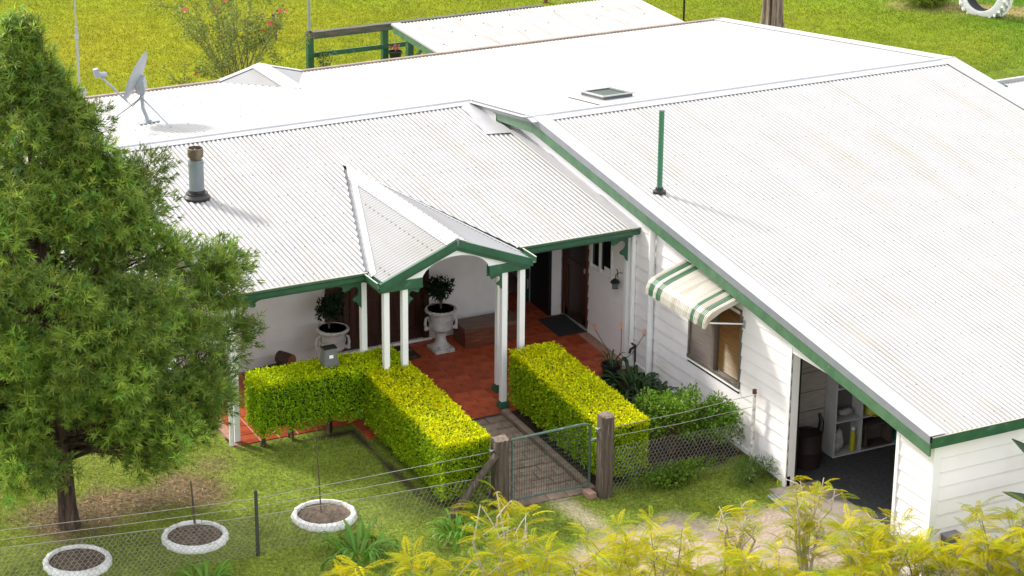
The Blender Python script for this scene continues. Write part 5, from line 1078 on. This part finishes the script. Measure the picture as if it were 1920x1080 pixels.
mb = MB(); mb.tube([(.86, 3.68, .46), (.89, 3.70, .60), (.86, 3.72, .72)], [.05, .04, .02], 8); mb.build('spout', BLK, br)
bx = thing('meter_box', 'small dark grey box at the foot of the front wall', 'box', (.3, -.1, .3))
mb = MB(); mb.box(.19, .41, -.14, -.016, .25, .60); mb.build('case', GREYC, bx, bevel=.008)
mb = MB(); mb.box(.18, .42, -.15, -.014, .602, .625); mb.build('lid', pm('box_lid', (.22, .2, .2)), bx)

# ------------------------------------------------------------------ rear vegetation and things
hb = thing('hibiscus_bush', 'open sparse bush with scattered red flowers behind the house', 'shrub', (-.6, 22.6, g(-.6, 22.6)))
mb = MB(); ends = []
b0 = Vector((-.55, 22.6, g(-.6, 22.6)))
for k in range(46):
    a = random.uniform(0, 6.28); r = random.uniform(.35, 1.9); e = b0 + Vector((r * math.cos(a) * 1.0, r * math.sin(a) * .7, random.uniform(.55, 2.6))); m_ = b0.lerp(e, .5) + Vector((0, 0, .15)); mb.tube([b0 + Vector((random.gauss(0, .12), random.gauss(0, .08), 0)), m_, e], [.011, .007, .003], 5, caps=False); ends.append((m_, e))
    for q in range(3):
        s0 = m_.lerp(e, random.random()); e2 = s0 + Vector((random.gauss(0, .25), random.gauss(0, .2), random.uniform(.05, .4))); mb.tube([s0, e2], [.005, .003], 4, caps=False); ends.append((s0, e2))
mb.build('branch', pm('bush_branch', (.17, .15, .07), (.12, .10, .05), rough=.9), hb)
n = 7500; idx = rng.integers(0, len(ends), n); A = np.array([e[0] for e in ends])[idx]; B = np.array([e[1] for e in ends])[idx]; t_ = rng.random((n, 1)) ** .7
P = A + (B - A) * t_ + rng.normal(0, .045, (n, 3)); D = rand_dirs(n, .2); N0 = perp(D); V, F = leaves(P, D, N0, rng.uniform(.04, .075, n), rng.uniform(.02, .035, n)); npmesh('foliage', V, F, LEAF, hb, col=colrep(jitcol((.16, .205, .055), n, .3, (.25, .27, .09), .35)))
for k in range(17):
    s0, e = ends[random.randrange(len(ends))]; p = e + Vector((random.gauss(0, .05), random.gauss(0, .05), 0)); mb = MB(); ax = Vector((random.gauss(-.3, .5), -.8, random.gauss(.3, .4))).normalized(); u = ax.orthogonal().normalized(); w_ = ax.cross(u)
    for j in range(5):
        a = j * 1.2566; o_ = u * math.cos(a) + w_ * math.sin(a); s_ = -u * math.sin(a) + w_ * math.cos(a); mb.add([p, p + o_ * .035 + s_ * .022 + ax * .012, p + o_ * .06 + ax * .02, p + o_ * .035 - s_ * .022 + ax * .012], [(0, 1, 2, 3)])
    mb.build('flower', RED, hb)
bush('small_climber', 'small leafy climber beside the left post of the green fence', 1.45, 22.8, .25, .2, .75, 320, (.10, .15, .04), seed=12, lumps=8)
for i, (x, y, r, h, lb) in enumerate([(.1, 20.9, .35, .55, 'low green shrub just showing over the rear eave left of the rear gable'), ]):
    pass
rtree = thing('gum_tree', 'thick grey-barked tree trunk on the grass behind the gable wing', 'tree', (12.23, 22.25, g(12, 22.2)))
zb = g(12, 22.2); vs_ = []; n = 40; rings = [(-.1, .42), (.0, .36), (.1, .29), (.3, .245), (.7, .225), (1.5, .21), (3, .19), (5, .15), (6.5, .08)]
mb = MB()
for q, (zz, r) in enumerate(rings):
    for j in range(n):
        a = 2 * math.pi * j / n; k = 1 + (.10 * math.sin(5 * a + .6) + .05 * math.sin(11 * a + zz * .4) + .03 * math.sin(17 * a + zz)) * (1.6 if zz < .2 else 1) - (.35 if abs(((a - 3.9 + math.pi) % (2 * math.pi)) - math.pi) < .12 else 0); vs_.append((12.23 + r * k * math.cos(a), 22.25 + r * k * math.sin(a), zb + zz))
mb.add(vs_, [(q * n + j, q * n + (j + 1) % n, (q + 1) * n + (j + 1) % n, (q + 1) * n + j) for q in range(len(rings) - 1) for j in range(n)]); mb.build('trunk', BARKG, rtree, smooth=True)
mb = MB(); cl = []
for k in range(18):
    a = random.uniform(0, 6.28); r = random.uniform(.5, 2.2); e = Vector((12.23 + r * math.cos(a), 22.25 + r * math.sin(a), zb + random.uniform(4.6, 7.5))); cl.append(e); mb.tube(limb_pts((12.23, 22.25, zb + random.uniform(3.6, 5.8)), e, 4, .08), [.06, .045, .03, .01], 6)
mb.build('limb', BARKG, rtree)
n = 9000; idx = rng.integers(0, len(cl), n); P = np.array([tuple(c) for c in cl])[idx] + rng.normal(0, .38, (n, 3)); D = rand_dirs(n, -.3); V, F = leaves(P, D, perp(D), rng.uniform(.09, .16, n), rng.uniform(.02, .035, n)); npmesh('crown', V, F, LEAF, rtree, col=colrep(jitcol((.07, .10, .03), n)))
bush('tall_grass_tuft', 'rough tuft of taller green grass near the white tractor tyre', 17.0, 23.0, .8, .5, .32, 2200, (.12, .17, .02), L=.22, W=.014, seed=14, mat=GRASSM)
ty = thing('tractor_tyre', 'large lugged tractor tyre painted white, standing half buried in the grass', 'tyre', (17.8, 21.7, g(17.8, 21.7)))
def tyre_up(cx, cy, cz, R, Wd, axis):
    mb = MB(); mb.lathe([(R * .66, -Wd * .5), (R * .78, -Wd * .52), (R * .95, -Wd * .42), (R, -Wd * .2), (R, Wd * .2), (R * .95, Wd * .42), (R * .78, Wd * .52), (R * .66, Wd * .5)], (cx, cy, cz), 48, axis, caps=False)
    o = mb.build('carcass', TYW, ty, smooth=True)
    mb = MB(); mb.lathe([(R * .655, -Wd * .49), (R * .70, -Wd * .3), (R * .74, 0), (R * .70, Wd * .3), (R * .655, Wd * .49)], (cx, cy, cz), 48, axis, caps=False); mb.build('inner_lining', RUB, ty, smooth=True)
    q = axis.to_track_quat('Z', 'Y'); mb = MB()
    for k in range(26):
        for s in (-1, 1):
            a = 2 * math.pi * (k + (.5 if s > 0 else 0)) / 26; pts = []
            for u_, da in ((.0, 0), (.28, .10), (.50, .22)):
                rr = R * (1.03 if u_ < .4 else .96); pts.append(Vector((cx, cy, cz)) + q @ Vector((rr * math.cos(a + da), rr * math.sin(a + da), s * u_ * Wd)))
            mb.bar(pts[0], pts[1], .05, .06); mb.bar(pts[1], pts[2], .05, .06)
    mb.build('tread_lug', TYW, ty)
tyre_up(17.82, 21.7, g(17.8, 21.7) + .50, .62, .42, Vector((-.90, -.42, .10)).normalized())
mb = MB(); mb.tube([(18.25, 22.6, g(18, 22.6)), (18.25, 22.6, 2.0)], .018, 6); tag(mb.build('steel_picket', BLK, at=(18.25, 22.6, g(18, 22.6))), 'thin dark steel picket seen through the white tractor tyre', 'stake')
mb = MB(); mb.tube([(8.75, 26.6, g(8.7, 26.6)), (8.75, 26.6, 1.05)], .05, 8); tag(mb.build('paddock_post', pm('red_post', (.16, .05, .035), rough=.9), at=(8.75, 26.6, g(8.7, 26.6))), 'short reddish paddock post beyond the patio roof', 'post')
mb = MB(); mb.tube([(10.9, 23.9, g(10.9, 23.9)), (10.9, 23.9, 1.30)], .025, 6); tag(mb.build('steel_picket', BLK, at=(10.9, 23.9, g(10.9, 23.9))), 'thin dark picket on the grass right of the patio roof', 'stake')

# ------------------------------------------------------------------ feathery yellow shrubs in the foreground
def frond_mesh(L, seed, col):
    r = np.random.default_rng(seed); n = 30; Ps, Ds, Ls = [], [], []
    def pt(t): return np.array([L * t, 0, .10 * L * math.sin(t * 2.2) - .22 * L * t * t])
    for i in range(n):
        t = .12 + .86 * i / n; p = pt(t); l = L * .20 * math.sin(math.pi * (.18 + .74 * t)) * r.uniform(.85, 1.1)
        for s in (-1, 1): Ps.append(p); d = np.array([.55, s * .83, .12 + r.normal(0, .1)]); Ds.append(d / np.linalg.norm(d)); Ls.append(l)
    Ps.append(pt(.95)); Ds.append(np.array([1, 0, -.3])); Ls.append(L * .12)
    P = np.array(Ps); D = np.array(Ds); Lh = np.array(Ls); N0 = np.tile(np.array([0, 0, 1.]), (len(P), 1)); N0 -= D * (N0 * D).sum(1, keepdims=True); N0 /= np.linalg.norm(N0, axis=1, keepdims=True)
    V, F = leaves(P, D, N0, Lh, .0062, .25); rach = []; 
    return V, F
def feather(label, x, y, h, rad, nf, seed, col=(.48, .42, .010), col2=(.31, .36, .018), bare=.0, nst=7, fl=.33):
    r = random.Random(seed); z = g(x, y); t = thing('feathery_shrub', label, 'shrub', (x, y, z), 'yellow feathery shrubs in the foreground')
    mb = MB(); tips = []
    for k in range(nst):
        a = k * 2.4 + r.uniform(-.4, .4); q = rad * r.uniform(.25, .75); top = Vector((x + q * math.cos(a), y + q * math.sin(a), z + h * r.uniform(.72, .97))); b = Vector((x + r.gauss(0, .05), y + r.gauss(0, .05), z - .03)); m_ = b.lerp(top, .5) + Vector((r.gauss(0, .08), r.gauss(0, .08), .1)); m2 = b.lerp(top, .78) + Vector((r.gauss(0, .05), r.gauss(0, .05), .04))
        mb.tube([b, m_, m2, top], [w_ * (1.3 if bare else 1) for w_ in (.018, .013, .009, .005)], 6, caps=False); tips.append((top, (top - m2).normalized()))
        for j in range(7):
            s0 = m_.lerp(top, r.uniform(.0, .95)) if j > 2 else b.lerp(m_, r.uniform(.6, 1)); an = r.uniform(0, 6.28); e = s0 + Vector((math.cos(an), math.sin(an), r.uniform(.25, .9))) * r.uniform(.18, .42) * (rad / .8); mb.tube([s0, s0.lerp(e, .5) + Vector((0, 0, .02)), e], [w_ * (1.4 if bare else 1) for w_ in (.006, .005, .003)], 5, caps=False); tips.append((e, (e - s0).normalized()))
    mb.build('branch', TWIGP if bare else TWIG, t)
    fm = [frond_mesh(fl, seed * 7 + i, col) for i in range(4)]; VV, FF, CC = [], [], []; off = 0
    for i in range(int(nf * 1.05)):
        tp, td = tips[r.randrange(len(tips))]
        p = tp + Vector((r.gauss(0, .03), r.gauss(0, .03), r.gauss(0, .02))) - td * r.uniform(0, .12); an = r.uniform(0, 6.28); el = r.gauss(.14, .26); V, F = fm[i % 4]; s = r.uniform(.65, 1.15)
        Rm = np.array(Matrix.Rotation(an, 3, 'Z') @ Matrix.Rotation(-el, 3, 'Y') @ Matrix.Rotation(r.gauss(0, .35), 3, 'X')); Vt = (V * s) @ Rm.T + np.array(p)
        VV.append(Vt); FF.append(F + off); off += len(V); c = np.array(col if r.random() < .66 else col2) * math.exp(r.gauss(0, .16)); CC.append(np.tile(c, (len(V), 1)))
    npmesh('foliage', np.concatenate(VV), np.concatenate(FF), FROND, t, col=np.concatenate(CC)); return t
FS = [  # x, y, height, radius, fronds, label
    (-8.15, -.5, 2.62, .55, 260, 'yellow feathery shrub leftmost in the foreground, beside the big agapanthus'),
    (-7.2, -.35, 2.50, .70, 420, 'yellow feathery shrub second from the left along the bottom edge'),
    (-5.95, .25, 2.65, .60, 135, 'tall twiggy feathery shrub with bare pale branches in front of the gate'),
    (-6.25, -.6, 2.42, .70, 420, 'dense yellow feathery shrub below the bare twiggy one'),
    (-5.1, -.4, 2.22, .75, 480, 'yellow feathery shrub directly below the garden gate'),
    (-4.25, -.15, 2.05, .72, 460, 'yellow feathery shrub below the tall gate post'),
    (-3.35, -.35, 1.40, .72, 440, 'yellow feathery shrub in front of the bare earth track'),
    (-2.5, -.5, 1.25, .70, 420, 'yellow feathery shrub left of the garage doorway shrub'),
    (-1.45, .62, 1.80, .50, 150, 'slender feathery shrub standing in front of the garage doorway'),
    (-2.05, 1.35, 1.12, .40, 70, 'thin feathery shrub at the wall left of the garage doorway'),
    (-1.0, -.15, 1.60, .5, 180, 'airy feathery shrub before the right jamb of the garage door'),
    (-1.55, -.9, 1.55, .7, 430, 'dense yellow feathery shrub under the white front corner'),
    (-.6, -1.0, 1.42, .7, 420, 'yellow feathery shrub in front of the grey wall box'),
    (.35, -1.35, 1.75, .75, 620, 'bushy yellow feathery shrub at the bottom right by the broad dark leaves')]
for i, (x, y, h, rad, nf, lb) in enumerate(FS): feather(lb, x, y, h, rad, nf, 30 + i, bare=1.0 if nf < 190 else 0)
# broad dark leaves at the right edge
bp_ = thing('broad_leaf_plant', 'dark plant with big broad leaves at the right edge', 'plant', (1.7, -.55, g(1.7, -.5)))
LFM = leafmat('broad_leaf', .15, rough=.3, spec=.5)
def broad(base, tip, W, up, seed):
    base, tip = Vector(base), Vector(tip); n = 9; V = []; s = (tip - base).cross(Vector(up)).normalized(); u = s.cross((tip - base).normalized())
    for i in range(n):
        t = i / (n - 1); c = base.lerp(tip, t) + u * (.16 * math.sin(t * math.pi)) * (tip - base).length * .5; w_ = W * math.sin(math.pi * min(1, .06 + t * .93)) ** .8 * .5
        V += [tuple(c - s * w_ + u * w_ * .3), tuple(c), tuple(c + s * w_ + u * w_ * .3)]
    F = []
    for i in range(n - 1): F += [(i * 3, i * 3 + 1, i * 3 + 4, i * 3 + 3), (i * 3 + 1, i * 3 + 2, i * 3 + 5, i * 3 + 4)]
    npmesh('leaf', V, F, LFM, bp_, col=np.tile(np.array([.012, .040, .012]) * (1 + .1 * seed), (len(V), 1)), smooth=True)
broad((1.75, -.55, 1.1), (.80, -.5, 2.02), .20, (-.4, -.6, .6), 0); broad((1.6, -.55, .8), (.72, -.5, 1.30), .15, (-.3, -.6, .6), 1); broad((1.5, -.6, .3), (.35, -.75, .62), .22, (-.2, -.5, .9), 2); broad((1.7, -.5, .8), (1.9, -.7, 2.0), .25, (-.5, -.8, .3), 0); broad((1.6, -.6, .5), (1.1, -1.0, 1.2), .2, (-.5, -.8, .3), 1)
mb = MB(); mb.tube([(1.7, -.55, g(1.7, -.5)), (1.7, -.55, 1.2)], [.06, .03], 8); mb.build('stem', STEM, bp_)
blob('pale_rock', (1.05, -.55, g(1, -.5)), .38, pm('pale_rock', (.42, .40, .38), (.33, .31, .29), sc=6, rough=.9, bump=.5), 'pale rounded rock at the foot of the front wall near the right edge', 'rock', (1.1, .9, .75), 4)

# ------------------------------------------------------------------ grass, litter
def grass(n, x0, x1, y0, y1, h, wd, name, seed, colr, rearc=False, dens=None):
    r = np.random.default_rng(seed); x = r.uniform(x0, x1, n); y = r.uniform(y0, y1, n)
    t, l, b = dirt_mask(x, y); keep = r.random(n) > np.maximum.reduce([t * 1.05, l * .75, b * 1.2])
    inside = ((x > -6.7) & (x < 9) & (y > 7.35) & (y < 17.6)) | ((x > -4.8) & (x < 9) & (y > 6.8) & (y < 17.6)) | ((x > -3.95) & (x < -2.5) & (y > 4.15) & (y < 7)) | ((x > -.3) & (y > -.1) & (y < 17.6) & (x < 8.1))
    for px, py in ((-9.63, 5.2), (-8.02, 5.2), (-6.23, 5.05)): keep &= (np.hypot(x - px, y - py) > .45) | (r.random(n) < .06)
    keep &= ~inside; x, y = x[keep], y[keep]; n = len(x); z = gz(x, y)
    hh = h * r.uniform(.5, 1.3, n) * (1 + .35 * fbm(x, y, 1.5, seed + 1)); a = r.uniform(0, 6.28, n); ln_ = r.uniform(.2, .9, n)
    dx = np.cos(a); dy = np.sin(a); base = np.stack([x, y, z - .005], 1); tip = base + np.stack([dx * hh * ln_, dy * hh * ln_, hh], 1); s = np.stack([-dy, dx, np.zeros(n)], 1) * wd * r.uniform(.7, 1.3, n)[:, None]
    V = np.stack([base - s, base + s, tip], 1).reshape(-1, 3); F = np.arange(3 * n).reshape(n, 3); c = gcol(x, y) * colr * np.exp(r.normal(0, .25, (n, 1))); dry = (r.random(n) < .10)[:, None]; c = c * (1 - dry) + dry * np.array([.26, .20, .09])
    o = npmesh(name, V, F, GRASSM, col=np.repeat(c, 3, 0)); tag(o, kind='stuff'); return o
o = grass(210000, -13, 1.5, -1.5, 9.5, .045, .0045, 'lawn_grass', 1, 1.25); tag(o, 'short patchy green lawn grass in front of the house', 'grass')
o = grass(300000, -9, 24, 17.8, 36,   .045, .008, 'field_grass', 2, 1.1); tag(o, 'sunlit yellow-green pasture grass behind the house', 'grass')
r = np.random.default_rng(5); n = 5200; x = r.uniform(-11.5, -6, n); y = r.uniform(5.2, 8, n); t_, l, b = dirt_mask(x, y); k = r.random(n) < np.maximum(l, .05); x, y = x[k], y[k]; n = len(x)
a = r.uniform(0, 6.28, n); D = np.stack([np.cos(a), np.sin(a), r.normal(0, .15, n)], 1); D /= np.linalg.norm(D, axis=1, keepdims=True); N0 = np.tile(np.array([0, 0, 1.]), (n, 1)); N0 -= D * (N0 * D).sum(1, keepdims=True)
V, F = leaves(np.stack([x, y, gz(x, y) + .012 + r.uniform(0, .02, n)], 1), D, N0, r.uniform(.06, .11, n), .014); o = npmesh('leaf_litter', V, F, leafmat('litter', .1), col=colrep(jitcol((.24, .16, .09), n, .35))); tag(o, 'dry brown leaf litter scattered under the tall tree', 'leaf litter', kind='stuff')
